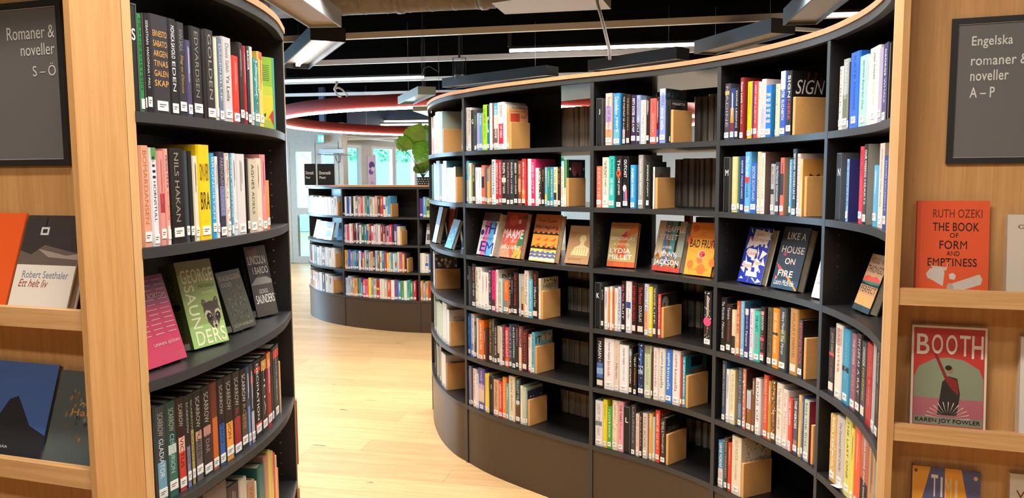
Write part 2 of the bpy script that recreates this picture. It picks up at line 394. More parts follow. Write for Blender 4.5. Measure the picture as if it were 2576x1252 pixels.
def book_parts(w, h, d, col, tc, text, fl, bands, cover, seed, hard=None):
    """local frame: x along the shelf, y into the case, z up; spine at y=0"""
    rn = random.Random(seed); P = {}
    c = MB(); tk = .0018 if w < .018 else .0026; a = w/2; ch = min(.004, w*.18)
    c.prism([(-a+ch, 0), (a-ch, 0), (a, ch), (a, d), (a-tk, d), (a-tk, ch+tk), (-a+tk, ch+tk), (-a+tk, d), (-a, d), (-a, ch)], 0, h, col)
    P['cover'] = c
    p = MB(); p.box(-a+tk, a-tk, ch+tk, d-.003, .003, h-.0035); P['page_block'] = p
    pr = MB(); sw = w-2*ch; it = [('r', 0, b0, 1, b1, bc) for b0, b1, bc in bands]
    O = (-a+ch, 0, 0); U = (sw, 0, 0); V = (0, 0, h)
    if text and 'K' in fl:                 # words stacked one above another
        ws = text.split('/'); zz = .86
        for j, wd in enumerate(ws):
            hh = .6/len(ws); it.append(('t', .06, zz-hh*.8, .88, hh*.62, wd, tc, 'bk')); zz -= hh
    elif text:
        ws = text.split('/'); top = .95 if 'u' not in fl else .8
        if len(ws) == 1:
            ln = min(.62, max(.25, .045*len(ws[0])*(.6+w*14)))
            if 'f' in fl: ln = .72
            tw = min(.6, .014/sw); it.append(('v', (1-tw)/2, top-ln, tw, ln, ws[0], tc, ('b' if 'b' in fl else '')+('i' if 'i' in fl else '')))
        else:
            cs = tc.split('/'); l1 = .36 if len(ws[0]) >= len(ws[1]) else .26; l2 = .7-l1
            tw = min(.62, .017/sw); it.append(('v', (1-tw)/2, top-l1, tw, l1-.02, ws[0], cs[0], 'b' if 'b' in fl else ''))
            tw *= .85; it.append(('v', (1-tw)/2, top-l1-l2, tw, l2-.03, ws[1], cs[-1], ('i' if 'i' in fl else '')))
    elif w > .008 and tc != '-':
        q = rn.uniform(.3, .5); it += [('r', .38, .92-q, .52, .92, tc), ('r', .58, .9-q*.7, .68, .9, tc)]
    if 'z' in fl: it.append(('s', 0, .12, 1, .98, 26, min(.004, sw*.3), [tc, 'fff']))
    art(pr, O, U, V, it, .00025)
    if cover: art(pr, (a, 0, 0), (0, d, 0), (0, 0, h), cover, .0003)
    if pr.v: P['lettering'] = pr
    if 'n' not in fl and 'B' not in fl:
        l = MB(); z0 = rn.uniform(.004, .016) if 's' not in fl else .012; lh = .02 if 's' not in fl else .024
        e = .0012; lw = min(sw*1.0, .03); lc = 'f4f2ee' if 's' not in fl else 'ecdccc'
        l.add([(-lw/2, -e, z0), (lw/2, -e, z0), (lw/2, -e, z0+lh), (-lw/2, -e, z0+lh), (-lw/2, .0, z0), (lw/2, .0, z0), (lw/2, .0, z0+lh), (-lw/2, .0, z0+lh)],
              [(0, 1, 2, 3), (0, 4, 5, 1), (1, 5, 6, 2), (2, 6, 7, 3), (3, 7, 4, 0)], lc)
        if 's' not in fl and lw > .008:
            art(l, (-lw/2, -e, z0), (lw, 0, 0), (0, 0, lh), [('r', .15, .6, .8, .68, '444'), ('r', .15, .38, .6, .46, '555')], .0002)
        P['spine_label'] = l
    return P
PM = {'cover': COVER, 'page_block': PAPER, 'lettering': PRINT, 'spine_label': PRINT, 'frame': ACR}
def row(bay, sh, x0, y0, sc, start, data, curve=MAIN, covers={}, zm=None, dist=False, inset=.012, zs=ZS):
    """data: 'right,top,colour,ink,text,flags,bands' in the reading grid of one shelf; a leading '>' opens a gap"""
    z = zs[sh]; zm = z if zm is None else zm; x = start; n = 0
    for k, e in enumerate(x_ for x_ in data.split(';') if x_.strip()):
        f = (e.strip()+',,,,,,').split(',')
        if f[0].startswith('>'): x = float(f[0][1:]); continue
        xr, top = float(f[0]), float(f[1]); col, tc, text, fl, bn = f[2], f[3] or '777', f[4], f[5], f[6]
        q0 = curve.hit(x0+x/sc, zm, -inset); q1 = curve.hit(x0+xr/sc, zm, -inset); x = xr
        w = max(q1-q0-.0006, .004); q = (q0+q1)/2; P = curve.pt(q, -inset)
        h = top if top < 5 else z_of(P.x, P.y, y0+top/sc)-z
        h = min(max(h, .12), .242); n += 0 if 'B' in fl else 1; CNT[(bay, sh)] = CNT.get((bay, sh), 0)+(0 if 'B' in fl else 1)
        bands = [(float(b.split(':')[0]), float(b.split(':')[1]), b.split(':')[2]) for b in bn.split('|') if b]
        t = curve.tan(q)
        SPECS.append(dict(bay=bay, sh=sh, n=n, n2=CNT[(bay, sh)], P=(P.x, P.y, z), a=math.atan2(t.y, t.x), w=w, h=h, d=min(.155, h*.66), col=col, tc=tc, text=text, fl=fl,
                          bands=bands, cover=covers.get(n if 'B' not in fl else 0), area=w*h/(P.x**2+P.y**2)*(abs(Vector((-t.y, t.x)).dot(P.normalized()))), far=dist))
    return x
ENDS = []
def bookend(bay, sh, px, top, x0, y0, sc, curve=MAIN, zs=ZS, d=.13, w=.013, inset=.013):
    z = zs[sh]; q = curve.hit(x0+px/sc, z, -inset)+w/2+.0004; P = curve.pt(q, -inset); h = z_of(P.x, P.y, y0+top/sc)-z
    ENDS.append((bay, sh, P, z, curve.tan(q), w, d, min(h, .17)))

COV_OLD = [('r', 0, 0, 1, 1, 'f0a870'), ('r', .08, .62, .55, .88, 'c84a34'), ('t', .62, .77, .28, .07, 'OLD', '30203a', 'b'), ('t', .1, .6, .82, .08, 'LOVEGOOD', '30203a', 'b'), ('r', .1, .93, .85, .94, 'b05030')]
row('B', 1, 1160, 220, 7.365, 10, "80,410,b0aca8,4a5050,,;130,372,c6c0c0,445566,LONDON;190,372,d8ccc4,665544,Kate Eberlen;245,415,141414,fff,G,BK;290,460,3a3532,7c3;335,472,9a9cc8,eef,KILL;392,472,4a9cc0,fff,ME CAN;404,470,e08a40,-;478,320,a4ee28,2a5a10,LISA GARDNER/WHEN YOU,b;525,325,28707c,fff,C,K,.6:1:121214;580,290,e8e2de,8a8a8a,WINTERING;600,285,7a4a3a,-;690,285,c8c4b8,fff,A SONG/COME HOME,b,.75:1:4aa4c8|.15:.45:6a5a50;795,270,efe8dc,776655/fff,ELIZABETH/CITY OF GIRLS,b,.1:.55:d02848;835,310,f4f0ee,999;850,310,d8d0c0,844;895,385,f0a868,b04a30,OLD LOVEGOOD GIRLS/GAIL,", covers={15: [('r', 0, 0, 1, 1, 'e4dccc'), ('t', .25, .87, .6, .07, 'PROOFS &', '555')], 16: COV_OLD})
bookend('B', 1, 895, 635, 1160, 220, 7.365)
row('B', 2, 1160, 380, 7.576, 90, "140,182,50b8d4,fff,FRANCE,,.1:.55:e8cca0;190,226,f4f0ec,b44,;215,236,b4ac44,-;270,230,2e2022,ddd,FORGET ME;332,310,f6f4f2,999;385,310,f4f2f0,aaa;455,268,e46454,eee,TIGER,,.42:.72:1c1618;490,300,6b5a50,-;545,298,d8a848,eee,GREENWOOD,,.6:1:4a5668;580,260,9a6a60,-;655,158,d4e4ea,2c4054,BIRDSONG,f;720,168,c42c30,fff,GRISHAM/FIRM,b;770,168,a83c4c,fff,CAMINO WINDS,fb;865,162,2a2a2a,eee,PHILIPPA/THE LAST TUDOR,b,.5:.6:e0d8c0;930,162,3a2a30,d8a0a0,PHILIPPA/BOLEYN,b;1000,158,303a40,ddd,PHILIPPA/LA REINE,b;1080,160,28241f,fff,GREGORY/WHITE QUEEN,b;1150,182,8a4434,e8c8a0,GREGORY/THE QUEEN,b,.3:.6:dc8c60;1228,145,e0383a,fff,John Grisham/GOLD,b,0:.35:e88838|0:.12:2a1a14;>1262,;1330,146,f2eaea,b88,Jenny;1410,150,f03074,fff,A GOOD MAN/CITY,b;1475,318,eeeae4,999;1530,318,3a322c,ddd,,z;1590,322,2a1c1a,c88040,FIRE SEA;1640,305,70b0c4,fff,LEFTY,b,.1:.3:e8d048;1695,300,2a8878,dd8;1755,302,3898c8,e8e050,AFTERLIVES,fb;1830,302,e8d8a8,654830,The Last Gift,,.1:.35:3a2c24;1895,296,2a2424,c88848,BY THE SEA;1955,292,f0e6d4,9a4030,GRAVEL HEART,f;2005,160,e8e4cc,2f7a40,ABDULRAZAK,f,.4:1:3a8448", covers={31: [('r', 0, 0, 1, 1, '141a18'), ('p', [(.3, .95), (.85, .95), (.75, .6), (.6, .75), (.42, .62), (.3, .72)], '8a4050'), ('e', .2, .8, .05, .03, 'e0c8b8'), ('e', .92, .8, .05, .03, 'd0b8a8'), ('r', 0, .0, .12, 1, '2f7a38')]})
bookend('B', 2, 2005, 512, 1160, 380, 7.576)
row('B', 4, 1160, 655, 7.365, 90, "150,100,141414,fff,H,BK;>203,;265,62,26262c,e05858/eee,ALL THE WAY/TO SEA,b;322,120,e4e0cc,222,,z;378,124,f4f2f0,888,PETER;440,215,f2f0ee,c88;505,225,f0eeea,a66;565,168,203054,d88050,,z;640,182,e63078,b81850,HEART,f,.13:.28:40301c;690,172,efe8e0,555,DEBORAH;755,338,c4e0d8,b07840,THE FOUR/WINDS,b,.0:.18:c04a20;>785,;880,368,f0783a,fbc8a0,HANNAH,b,0:.4:8a8480;930,252,1c1a1c,fff,The Deep,f;962,300,1a1a1c,ddd;1042,222,2a1c20,e83434,tell me an ending,fb;>1066,;1108,250,b8b8b6,-;1165,250,c8b480,fff,CASA,,0:.3:7a1c14|.6:1:a0a098;1245,186,e8dcd2,333,The Strawberry/Thief,i;1320,345,58b8d8,fff,Strawberry Thief,f;1420,190,221818,e04828/eee,Joanne Harris/Different Class,s;>1430,;1475,335,f0e2c0,765,RUNELIGHT", covers={19: [('r', 0, 0, 1, 1, 'd8c8a0'), ('r', .1, .6, .95, .93, 'cdbb92'), ('t', .14, .74, .74, .12, 'HARRIS', '3a342c'), ('s', .08, .9, .95, .97, 14, .006, ['2c2a26']), ('s', .08, .6, .95, .64, 14, .006, ['2c2a26'])], 8: [('r', 0, 0, 1, 1, 'd8ccc0'), ('t', .2, .68, .6, .2, 'DEB', '2a2826')]})
bookend('B', 4, 1476, 570, 1160, 655, 7.365)
row('B', 5, 1160, 775, 7.365, 95, "190,85,2468c8,b8d8f4,JAMES/Office Girl,b;240,100,ece8ec,222,A WIFE UPSTAIRS,f,0:.3:8894b8;285,255,3a3634,fff;320,180,cfe0dc,-;415,215,f07018,fff,LIANNE/BIG LIES,b,;455,372,6a3c34,ddd;>515,;580,200,3a3024,d8a850,The Girl in Room,f;612,186,4a4648,eee,JANE;668,322,2e2a2a,ddd,OTHER SIDE,f;720,332,ccb8a0,-,,,0:.3:2c2020;760,352,dadada,888;812,302,5a3034,f06888,CASTLES,f;885,356,e03a50,fff,GENIUS/HART,b,0:.22:f07030;945,292,1e4858,9cd,CASTLES,f;1012,290,182838,fff,ALICE/HOFFMAN,b;1062,300,2a1c24,d8a;1132,335,784848,ecc,Alice Hoffman,,0:.52:ecc8b0;1220,400,4a1c22,d04040,RED/WITCH,bs;>1240,;1300,490,f0dcd0,333,IT ENDS,,.95:1:d03838|0:.04:d03838;1365,452,64bcd4,234454,IT STARTS WITH US,fb", covers={20: [('r', 0, 0, 1, 1, '78b0c0'), ('t', .06, .72, .3, .18, 'IT', '22343c', 'b'), ('t', .06, .52, .86, .15, 'STARTS', '22343c', 'b'), ('e', .48, .84, .1, .07, 'e8b860'), ('p', [(.6, .9), (.8, .97), (.95, .93), (.9, .78), (.72, .74)], 'e0d4c8'), ('e', .84, .9, .08, .04, 'd07858')]})
bookend('B', 5, 1366, 710, 1160, 775, 7.365)
row('B', 6, 1160, 905, 7.365, 105, "185,100,8ca0d8,c8d4f0;222,135,5a1c1c,844;285,165,f4ece8,555,Mark Haddon,f;325,260,e8e0f0,446,about;440,150,5048a8,dcd8f4,KHALED/Thousand Suns,b,.2:.5:e8ccb0|.5:.62:c8a8c8;490,250,f8d830,c90;525,246,f0d070,b84;600,290,20140c,fff,I,BK;695,370,d8a880,6a4028/5a3018,JOHN/WINSLOW,;765,402,d83028,fff,LEON/DESMOND,b;835,322,f08838,fbe0c0,JOHN WINSOR,f;880,442,58a8b8,fff;990,300,e8d8b8,6a5a44,JOHN IRVING,f,0:.32:e4d4b4;>1010,;1095,345,242c30,8cdcf0,BULLET TRAIN,b,0:.42:6a3824|.42:.5:e8dcd0;1135,480,f0e8dc,b87,,;1200,512,b8c89c,f4f0e0;1232,572,8090c0,dde", covers={16: [('r', 0, 0, 1, 1, '2a3040'), ('e', .2, .82, .02, .03, 'd8d0b8'), ('e', .38, .82, .02, .03, 'd8d0b8'), ('e', .85, .82, .02, .03, 'd8d0b8'), ('t', .4, .68, .4, .06, 'Kind', '6a7080', 'i')]})
bookend('B', 6, 1233, 740, 1160, 905, 7.365)

row('C', 1, 1490, 210, 7.825, 80, "197,290,141414,fff,J,BK;>247,;385,190,e8c0b0,7a3a6a,Song of/Skylark,i,.45:.75:9c8cc0|.12:.3:f09060;>403,;545,190,3a98d8,fff,Dandelion/years,i,.0:.3:6ab0c0;>580,;655,206,181416,ddd,THE PORTRAIT OF A LADY,f,.13:.3:b89ca0;735,210,2a2018,a88c50,THE ERRAND/GIRL,b;>750,;858,225,38284c,fff,FIFTY STATES/AND A MAP,b,.08:.18:c050a0;940,228,94a8d4,a05868/fff,JEWELL/YOU,b,0:.45:2c2624;1050,325,f0e4d4,c86848/666,LISA JEWELL/Making of Us,;1120,250,2a2024,fff,,;1255,292,f0645c,445/fbb,LISA JEWELL/after the party,;1305,262,501820,fff,,,0:.3:2850a0;1440,100,8ca0d8,5868a8/fff,JEWELL/third wife,b,.88:1:c8ccd0;>1512,;1535,312,2a2824,ddd", covers={11: [('r', 0, 0, 1, 1, '5a5c68'), ('r', 0, .8, 1, 1, '20262c'), ('s', 0, .8, 1, .98, 10, .012, ['48525c', '303840'])], 12: [('r', 0, 0, 1, 1, '3a3430'), ('e', .5, .6, .36, .3, '161310'), ('e', .42, .62, .16, .12, '7a4630'), ('t', .12, .88, .72, .05, 'PAULETTE', 'e8e4dc', 'b')]})
bookend('C', 1, 1536, 515, 1490, 210, 7.825)
row('C', 2, 1490, 375, 7.825, 70, "185,335,e87058,fcc0b0,HATTIE,f,.0:.2:f0a080;315,160,f0e8d0,2a2622,THE PROPHETS/ROBERT JONES,b,0:.4:e8e8e0;435,135,3cc4bc,0c5458/fff,RUTH JONES/US THREE,b;>458,;572,130,2a2628,fff,THE/SADIE JONES,,.55:.7:2a2628;>585,;705,135,1c1a1c,fff,OUTCAST/,b,;>735,;838,310,40a8e8,fff,AN AMERICAN/MARRIAGE,b;>890,;1000,112,a8a4a0,eee/fff,Tayari Jones/Silver Sparrow,;>1045,;1120,246,242a24,f4f4f0,SMOKING/POPPY,b;>1182,;1226,350,ece8e4,888,AMERICAN", covers={9: [('r', 0, 0, 1, 1, '5c5850'), ('e', .4, .75, .2, .1, '3c3a36')], 7: [('r', 0, 0, 1, 1, '8a867e')], 3: [('r', 0, 0, 1, 1, '34b0a8')]})
bookend('C', 2, 1227, 560, 1490, 375, 7.825)
row('C', 4, 1490, 695, 6.59, 45, "135,100,141414,fff,K,BK;190,180,1c1a1c,ddd,Julia;258,182,e4e0d8,667;285,250,e88838,-;325,170,f0ece8,a88;360,200,e07838,421;415,196,f0e8dc,777;470,172,c8d0e8,446,ARABELLA,f;545,76,2a1820,e87088/fff,the Pink/SUIT,b;645,82,ece8e8,c9a0a0/555,Cathy/Kelly,i,.48:.6:2c4c98;725,96,301418,e83030,STEPHEN/KELMAN,bs;>735,;850,116,201414,e04848/ddd,The Moment/DOUGLAS,s;925,124,d4d4e4,444,House of/Betrayal,i,0:.48:f0986c;990,172,f8d820,fff,HENNA/LOTTIE,b;1060,132,404450,ecdcb0,THE HAUNTED/LIFE,bs;>1075,;1135,300,e44c3c,ffd8d0,The Last/Old Bank,s;>1832,;1965,242,242226,d8d0c8,,z", covers={15: [('r', 0, 0, 1, 1, '2a2826'), ('e', .25, .8, .2, .15, '8c8c84'), ('e', .2, .76, .06, .05, '4a4844')], 16: [('r', 0, 0, 1, 1, '24283a')]})
bookend('C', 4, 1136, 515, 1490, 695, 6.59)
row('C', 5, 1490, 840, 6.59, 60, "187,60,14161e,eee/89b,MARIAN/KEYES,bs,.2:.5:3a68b0|.28:.4:90b4e0;360,76,eee8e8,555/e04038,marian keyes/break,;440,100,e0d0c0,e09058/444,Mercy Close/Marian,i;595,182,f0ecec,556/a8c0d8,marian keyes/Grown Ups,;660,202,1c1c1c,fff,GOODBYE VITAMIN,fb,.8:.9:4a90a0;>668,;730,332,181414,eee/e08840,TEA AT/STEPHEN,b;>745,;850,152,1a2c58,4888e0,,z,.42:.5:9aa0a8|.55:.58:9aa0a8;965,192,c8d4b0,9aa878,The Lacuna/KINGSOLVER,,.85:1:8c8a70;997,300,504030,-;1092,222,ece4e0,e04870,sophie/kinsella,;1202,236,ece4d8,3a7070,sophie/kinsella,;1312,252,3880d8,fff,sophie/kinsella,b;1446,272,eee8e4,a84848,sophie/kinsella,;1482,372,c03c3c,-;1538,376,30a8c0,fff,A SEPARATION,fb", covers={15: [('r', 0, 0, 1, 1, '207888'), ('r', .25, .78, .8, .98, '181c22'), ('p', [(.1, .72), (1, .75), (1, .55), (.6, .6)], '6a5048'), ('p', [(.1, .7), (1, .55), (.9, .5)], '141618')]})
bookend('C', 5, 1539, 690, 1490, 840, 6.59)
row('C', 6, 1490, 990, 6.59, 38, "170,116,e8e4e4,8c8c90,DOROTHY/That Girl,,.45:.55:707c88;242,96,f0d828,a89030,,f;320,216,48a840,e8f4d8/fff,I LOVE/DICK,b;418,112,ecd8b8,c8a888,,z;515,126,f0a8b8,302830/e02848,THE MARS/Room,b;620,216,20180f,fff,L,BK;>632,;710,182,3a3640,9098a8,LAURENCE,f;770,336,ecd0c0,c08880,THE HOUR,f;822,330,2a1c18,d0a890,BLACK/KEYS,;905,326,ddd0c8,7a6860,THIS BOOK,f;>928,;990,332,e8a850,fff,HEAVY,b;1032,390,b8d0c8,-;1115,276,e84830,ffe8e0,HARPER LEE/GO SET A,b;1208,406,282420,e8e4dc,TO KILL A/Mockingbird,b", covers={13: [('r', 0, 0, 1, 1, '1c1a18'), ('t', .12, .72, .6, .08, 'TO KILL A', '8a8880'), ('t', .06, .54, .86, .13, 'Mockingbird', 'e4e0d8', 'i')], 12: [('r', 0, 0, 1, 1, '9c3426'), ('t', .1, .86, .8, .08, 'HARPER', 'd8a090')]})
bookend('C', 6, 1212, 675, 1490, 990, 6.59)

row('D', 1, 1810, 170, 6.59, 65, "160,266,4a4654,9aa0b0,NADINE,f,.8:.87:c8a860;240,346,26407c,fff,,,.33:.62:f08838|.12:.33:7c2430;303,340,1c1a1c,ddd,DORIS LESSING,f;>318,;395,166,8c2424,fff/ecc,Susan Lewis/forgive me,b;>440,;525,230,f8c010,c08c00,,f;545,230,503878,-;620,226,e84048,fbc8c0,HOT MILK/LEVY,b;670,236,e8e0c8,555,Trial,,;745,190,ecd4d0,a090b0,Summer/Rules,,.1:.5:b0b4d8;850,286,2478cc,fff,THE/MOST/FUN/WE/EVER/HAD,K;>905,;975,270,d0dcb0,6a6a48/c86858,Kate Long/Shopping,;>983,;1085,56,3050b8,fff,DARK WATER/ELIZABETH,b,.72:1:ece4dc;1182,52,181818,fff/e04040,SIGN/HERE,b", covers={4: [('r', 0, 0, 1, 1, '8a2a2a'), ('s', 0, .3, 1, .9, 12, .008, ['a84038', 'c88078'])], 10: [('r', 0, 0, 1, 1, '2878b8')], 13: [('r', 0, 0, 1, 1, '151415'), ('t', .1, .64, .82, .22, 'SIGN', 'e0d8d0', 'i'), ('p', [(.4, .75), (.5, .98), (.44, .97)], '6a2824'), ('p', [(.6, .7), (.7, .98), (.64, .98)], '6a2824'), ('p', [(.75, .65), (.86, .9), (.8, .9)], '6a2824')]})
bookend('D', 1, 1200, 485, 1810, 170, 6.59, d=.14)
row('D', 2, 1810, 370, 6.59, 60, "160,165,141414,fff,M,BK;>186,;287,156,d8c880,f4ecd0,THE REVOLVING/Margaret,i,;325,158,3a7068,-;398,150,24307c,dce0f4,ALEXANDER/STROUD ANGELS,b;498,76,60b0ec,fff/1c2c50,The Careful/ALEXANDER,,.5:.6:e84848;603,262,3464b8,c8d8f4,DOCTOR/SCOTLAND,b;662,76,e8d4b0,c89060/d04a30,McCALL SMITH/Emma,i,;740,96,eee8dc,887860,APEIROGON/COLUM,;>826,;902,276,a8a8a8,444,ALL WITH,,.4:.5:20242a;980,246,2c3440,f0f0f0,Val McDermid/NORTHANGER,;1060,172,f06048,333,,,.35:.72:1e1c1c;>1135,;1180,202,58a8e0,eef,IAN/McEWAN,,.0:.12:1c2430;1260,28,1c1c1c,f4f4f4,IAN McEWAN/MACHINES LIKE ME,b;1312,106,dcc8c0,b07868,Nutshell,f;1362,196,f4b450,e09030,,", covers={7: [('r', 0, 0, 1, 1, '705850'), ('s', .05, .1, .95, .95, 12, .008, ['d8ccc0'])], 14: [('r', 0, 0, 1, 1, 'd89a48'), ('t', .2, .62, .8, .12, 'McE', '3a2a1c')], 10: [('r', 0, 0, 1, 1, '9a8468')]})
bookend('D', 2, 1390, 485, 1810, 370, 6.59)
row('D', 4, 1800, 740, 5.69, 60, "140,46,15151b,d8d8e0,The Wardrobe/Mistress,i,;215,140,2a2022,d8d0d0/c04040,Tamara/McKinley,;285,226,e8c8a0,fff,TAMARA,,0:.42:2a2a1c;340,100,c86038,ffe0c0,AND THE/TIDE,,0:.4:e8a860|0:.12:c04828;402,102,78b8e0,b8dcf0,THE WATER CURE,f;470,206,2c2c6c,c8c8f0/fff,Spindrift/Tamara,i,.88:1:e0d8d0;537,212,d8dce8,c87078,Lorna/Tivoli,i;622,246,40c8b8,223c40/d06060,THE LADY/CEDAR,b;692,182,241820,fff/e85050,THE ASSOCIATION/LEARS,b,.86:.92:e84838|.4:.46:e84868|.13:.19:e84878;>722,;797,192,5a5440,201c14,the naked and the dead,fb;890,202,f89020,ffe8c8,Still Alive/it started,i,.55:.6:302820;1000,192,344048,e8ece8,Hilary Mantel/The Mirror,b,.45:.65:6a7048;>1042,;1160,206,c08840,8a5c28/6a4420,HILARY/MANTEL,s;1236,366,241818,e03838,BEYOND BLACK,f", covers={5: [('r', 0, 0, 1, 1, '4a7c94'), ('t', .2, .8, .6, .14, 'THE', '2c4858')], 14: [('r', 0, 0, 1, 1, '1c1616')]})
bookend('D', 4, 1250, 625, 1800, 740, 5.69)
row('D', 5, 1800, 900, 4.47, 60, "106,30,2c4c6c,c8a868/c8a868,SORROW/MEG MASON,b;150,130,e8e4e0,778;212,136,ece0b8,b0a078,PETER MAYLE/Good Year,;>240,;290,110,404c60,8c98b0,SILENCE,f,.15:.4:6a8cb8;335,122,d87858,f0c0a0,,z;398,366,8a5828,d8c,,,.55:1:acd0d8;432,232,704838,eee,SHOW,b;492,232,ece8e4,667,SONS OF,f;>522,;577,190,e05030,fcc8b0,FRAGILE/MONSTERS,b;612,262,c09040,fff;668,250,503020,f09828,AFTER/MIDNIGHT,bz;742,286,e8dccc,a09080,The Heart/Lies,i;800,360,e4d8d0,d0a098,Sue Miller,f;846,456,e84838,fff,THE MERCIES,b,0:.1:e8dcd4;>858,;915,450,384058,fff,THE MERCIES,b,.05:.25:a07868;950,420,f0c060,;975,430,504c88,dde;1040,476,bcccb4,505c50,kiss me first,f", covers={3: [('r', 0, 0, 1, 1, 'd0bc90')], 5: [('r', 0, 0, 1, 1, '4a3030'), ('t', .3, .7, .5, .2, 'Ja', '141010', 'i')], 18: [('r', 0, 0, 1, 1, '982838'), ('t', .3, .6, .3, .16, 'k', 'e8d8d0')]})
bookend('D', 5, 1062, 755, 1800, 900, 4.47)
row('D', 6, 1790, 1080, 7.28, 100, "212,205,3884b0,fff,LIANE MORIARTY,b,0:.4:e0ccc0;282,150,3a2418,d8b480,TONI MORRISON,f,;345,246,e03828,f8b0b0,,;530,130,ecdcc0,a89c80/b8a888,KATE MORTON/Clockmaker,", covers={4: [('r', 0, 0, 1, 1, 'dccdb0'), ('e', .55, .62, .32, .16, 'ded8c8'), ('s', .15, .55, .9, .92, 46, .005, ['8a6a70', '4a5030', '7a4a58', '2c2824']), ('e', .55, .6, .28, .13, 'ded8c8'), ('t', .3, .55, .5, .08, 'KATE', '8a8470')]})
bookend('D', 6, 532, 620, 1790, 1080, 7.28, d=.14)

row('E', 1, 2090, 90, 5.0, 85, "130,385,dcd4d0,777,ROBERT,f;202,290,a0a8a4,dde,SARAH MOSS,,.1:.5:6a7050;220,330,302838,-;335,202,2468d8,173a88,KATE MOSSE,f;440,246,a8d4d0,2c5054,jojo moyes/Paris for One,;458,246,eeeae8,c66;577,140,ece4d8,2a2826/c8b890,jojo moyes/Still Me,b;625,150,b8b0c8,-;690,92,484880,fff,GEORGE/WHALE,b", covers={8: None, 9: [('r', 0, 0, 1, 1, '18161c'), ('r', .02, .02, .04, .98, 'b0a8a0')]})
row('E', 2, 2080, 340, 5.01, 105, "165,222,141414,fff,N,BK;>226,;262,300,88b4e4,2c50b0,STONER,f;>386,;437,140,e83848,5c1018,HOT MEN,b;487,112,201c1c,fff,OUR MISSING/HEARTS,b;>567,;618,376,58b0d8,e0f4ff;>628,;692,100,e8dcd0,c87068/555,PETER NICHOLS/The Rocks,i;742,256,3050a0,e8ecf8,DAVID/NICHOLLS,;800,160,f0ece8,999", covers={1: [('r', 0, 0, 1, 1, '26367c'), ('t', .45, .72, .25, .06, 'STO', 'd8dcec')], 3: [('r', 0, 0, 1, 1, 'a8a498')], 5: [('r', 0, 0, 1, 1, 'c8b8a4')]})
row('E', 4, 2070, 790, 4.637, 50, "122,162,201a18,c8b48c/a84830,JOYCE CAROL/THE MAN,s,.58:.63:d03830;205,120,ece0d0,e03a28,BABYSITTER,b,.72:.95:b8aca0;292,176,3a98c0,7cc4dc,GUESTHOUSE,,.43:.5:181818;>305,;367,226,946070,eed0c8/d89868,THE OTHER/YOU,;422,226,2a2628,eee,MY LIFE AS/A RAT,;482,322,383c3c,eee/d8c060,CHIGOZIE/FISHERMEN,bs;552,346,b82420,d86868/e8a0a0,TIGER/KING,n;587,320,b8b8b8,-;632,350,241c1c,eee/c8a060,Shadowplay/JOSEPH,i;680,480,806850,446")
row('E', 5, 2050, 1020, 5.395, 180, "267,126,e0b060,fff,PRAYER FOR,fz;377,160,d4c8c0,555,The Famished/BEN OKRI,;460,140,e8e078,333,THE LAST ONE,f;502,320,f0e060,776;587,286,f06438,f8a880;692,370,c07058,fff,DELIA OWENS/DADS SING,b,0:.45:281c18;772,470,d0a070,864;840,620,6090b0,dde,,")
# rounded bay
row('A', 1, 1070, 240, 4.473, 40, "53,240,b83c30,-;78,262,ece8e2,444;98,372,d46a58,-;118,230,f0f0f0,446;142,186,f0c050,b80;165,182,e6eee6,-;198,182,a8d0d0,-", covers={7: [('r', 0, 0, 1, 1, 'a4b8b4'), ('t', .2, .72, .76, .14, 'JENNY', 'd8b468'), ('t', .12, .55, .86, .14, 'COLGAN', 'd8b468')]}, inset=.02)
bookend('A', 1, 201, 374, 1070, 240, 4.473, inset=.02)
row('A', 2, 1070, 240, 4.473, 42, "58,790,504870,-,,,0:.5:e0b040;75,750,e8e8e8,-;98,780,58a0a8,-;112,760,f0f0f0,-;128,770,c0dcd8,-;165,736,b8c8e8,-;185,766,403c40,-;205,770,ece8e8,844;245,736,48b8e0,fff;320,812,f0ece8,a68,,;345,800,e8e0c8,-", covers={9: [('r', 0, 0, 1, 1, '58b0d0'), ('t', .2, .72, .14, .12, 'L', 'f0f0f0'), ('e', .3, .4, .1, .08, 'e06858'), ('e', .35, .5, .08, .06, 'f0c8c0'), ('e', .25, .28, .1, .06, '3878a0')], 11: [('r', 0, 0, 1, 1, '5c5a40')]}, inset=.02)
bookend('A', 2, 346, 916, 1070, 240, 4.473, inset=.02)
row('A', 4, 1070, 500, 4.473, 62, "80,590,e08060,-;96,600,e8e8e8,-;117,605,e0e4f0,446", covers={3: [('r', 0, 0, 1, 1, '24262a'), ('s', 0, .6, 1, .96, 14, .014, ['d8d4cc', '9a9488'])]}, inset=.02)
bookend('A', 4, 119, 790, 1070, 500, 4.473, d=.15, inset=.02)
row('A', 5, 1070, 720, 2.72, 42, "68,75,e8e0c0,-,,,0:.3:f0d030;78,100,8090a8,-;92,108,e8e4d8,-;120,112,c8e8c0,-;150,112,ece8e0,-;166,160,ece4dc,-", covers={4: [('r', 0, 0, 1, 1, 'e8e6e0'), ('t', .1, .45, .4, .12, 'GR', '58b868', 'b'), ('t', .1, .84, .8, .06, 'KATHERINE', '444')], 6: [('r', 0, 0, 1, 1, 'd8cbb8'), ('t', .2, .74, .6, .08, 'JULIA', '6a6050')]}, inset=.02)
bookend('A', 5, 168, 242, 1070, 720, 2.72, inset=.02)
row('A', 6, 1070, 720, 2.72, 48, "62,370,6a6a70,-;78,390,3a4048,-;98,400,4a7078,-;112,400,383030,-;143,458,ece8e4,-", covers={5: [('r', 0, 0, 1, 1, 'd0c4b4'), ('t', .25, .72, .6, .1, 'DAWN', '2c2824', 'b')]}, inset=.02)
bookend('A', 6, 146, 528, 1070, 720, 2.72, inset=.02)
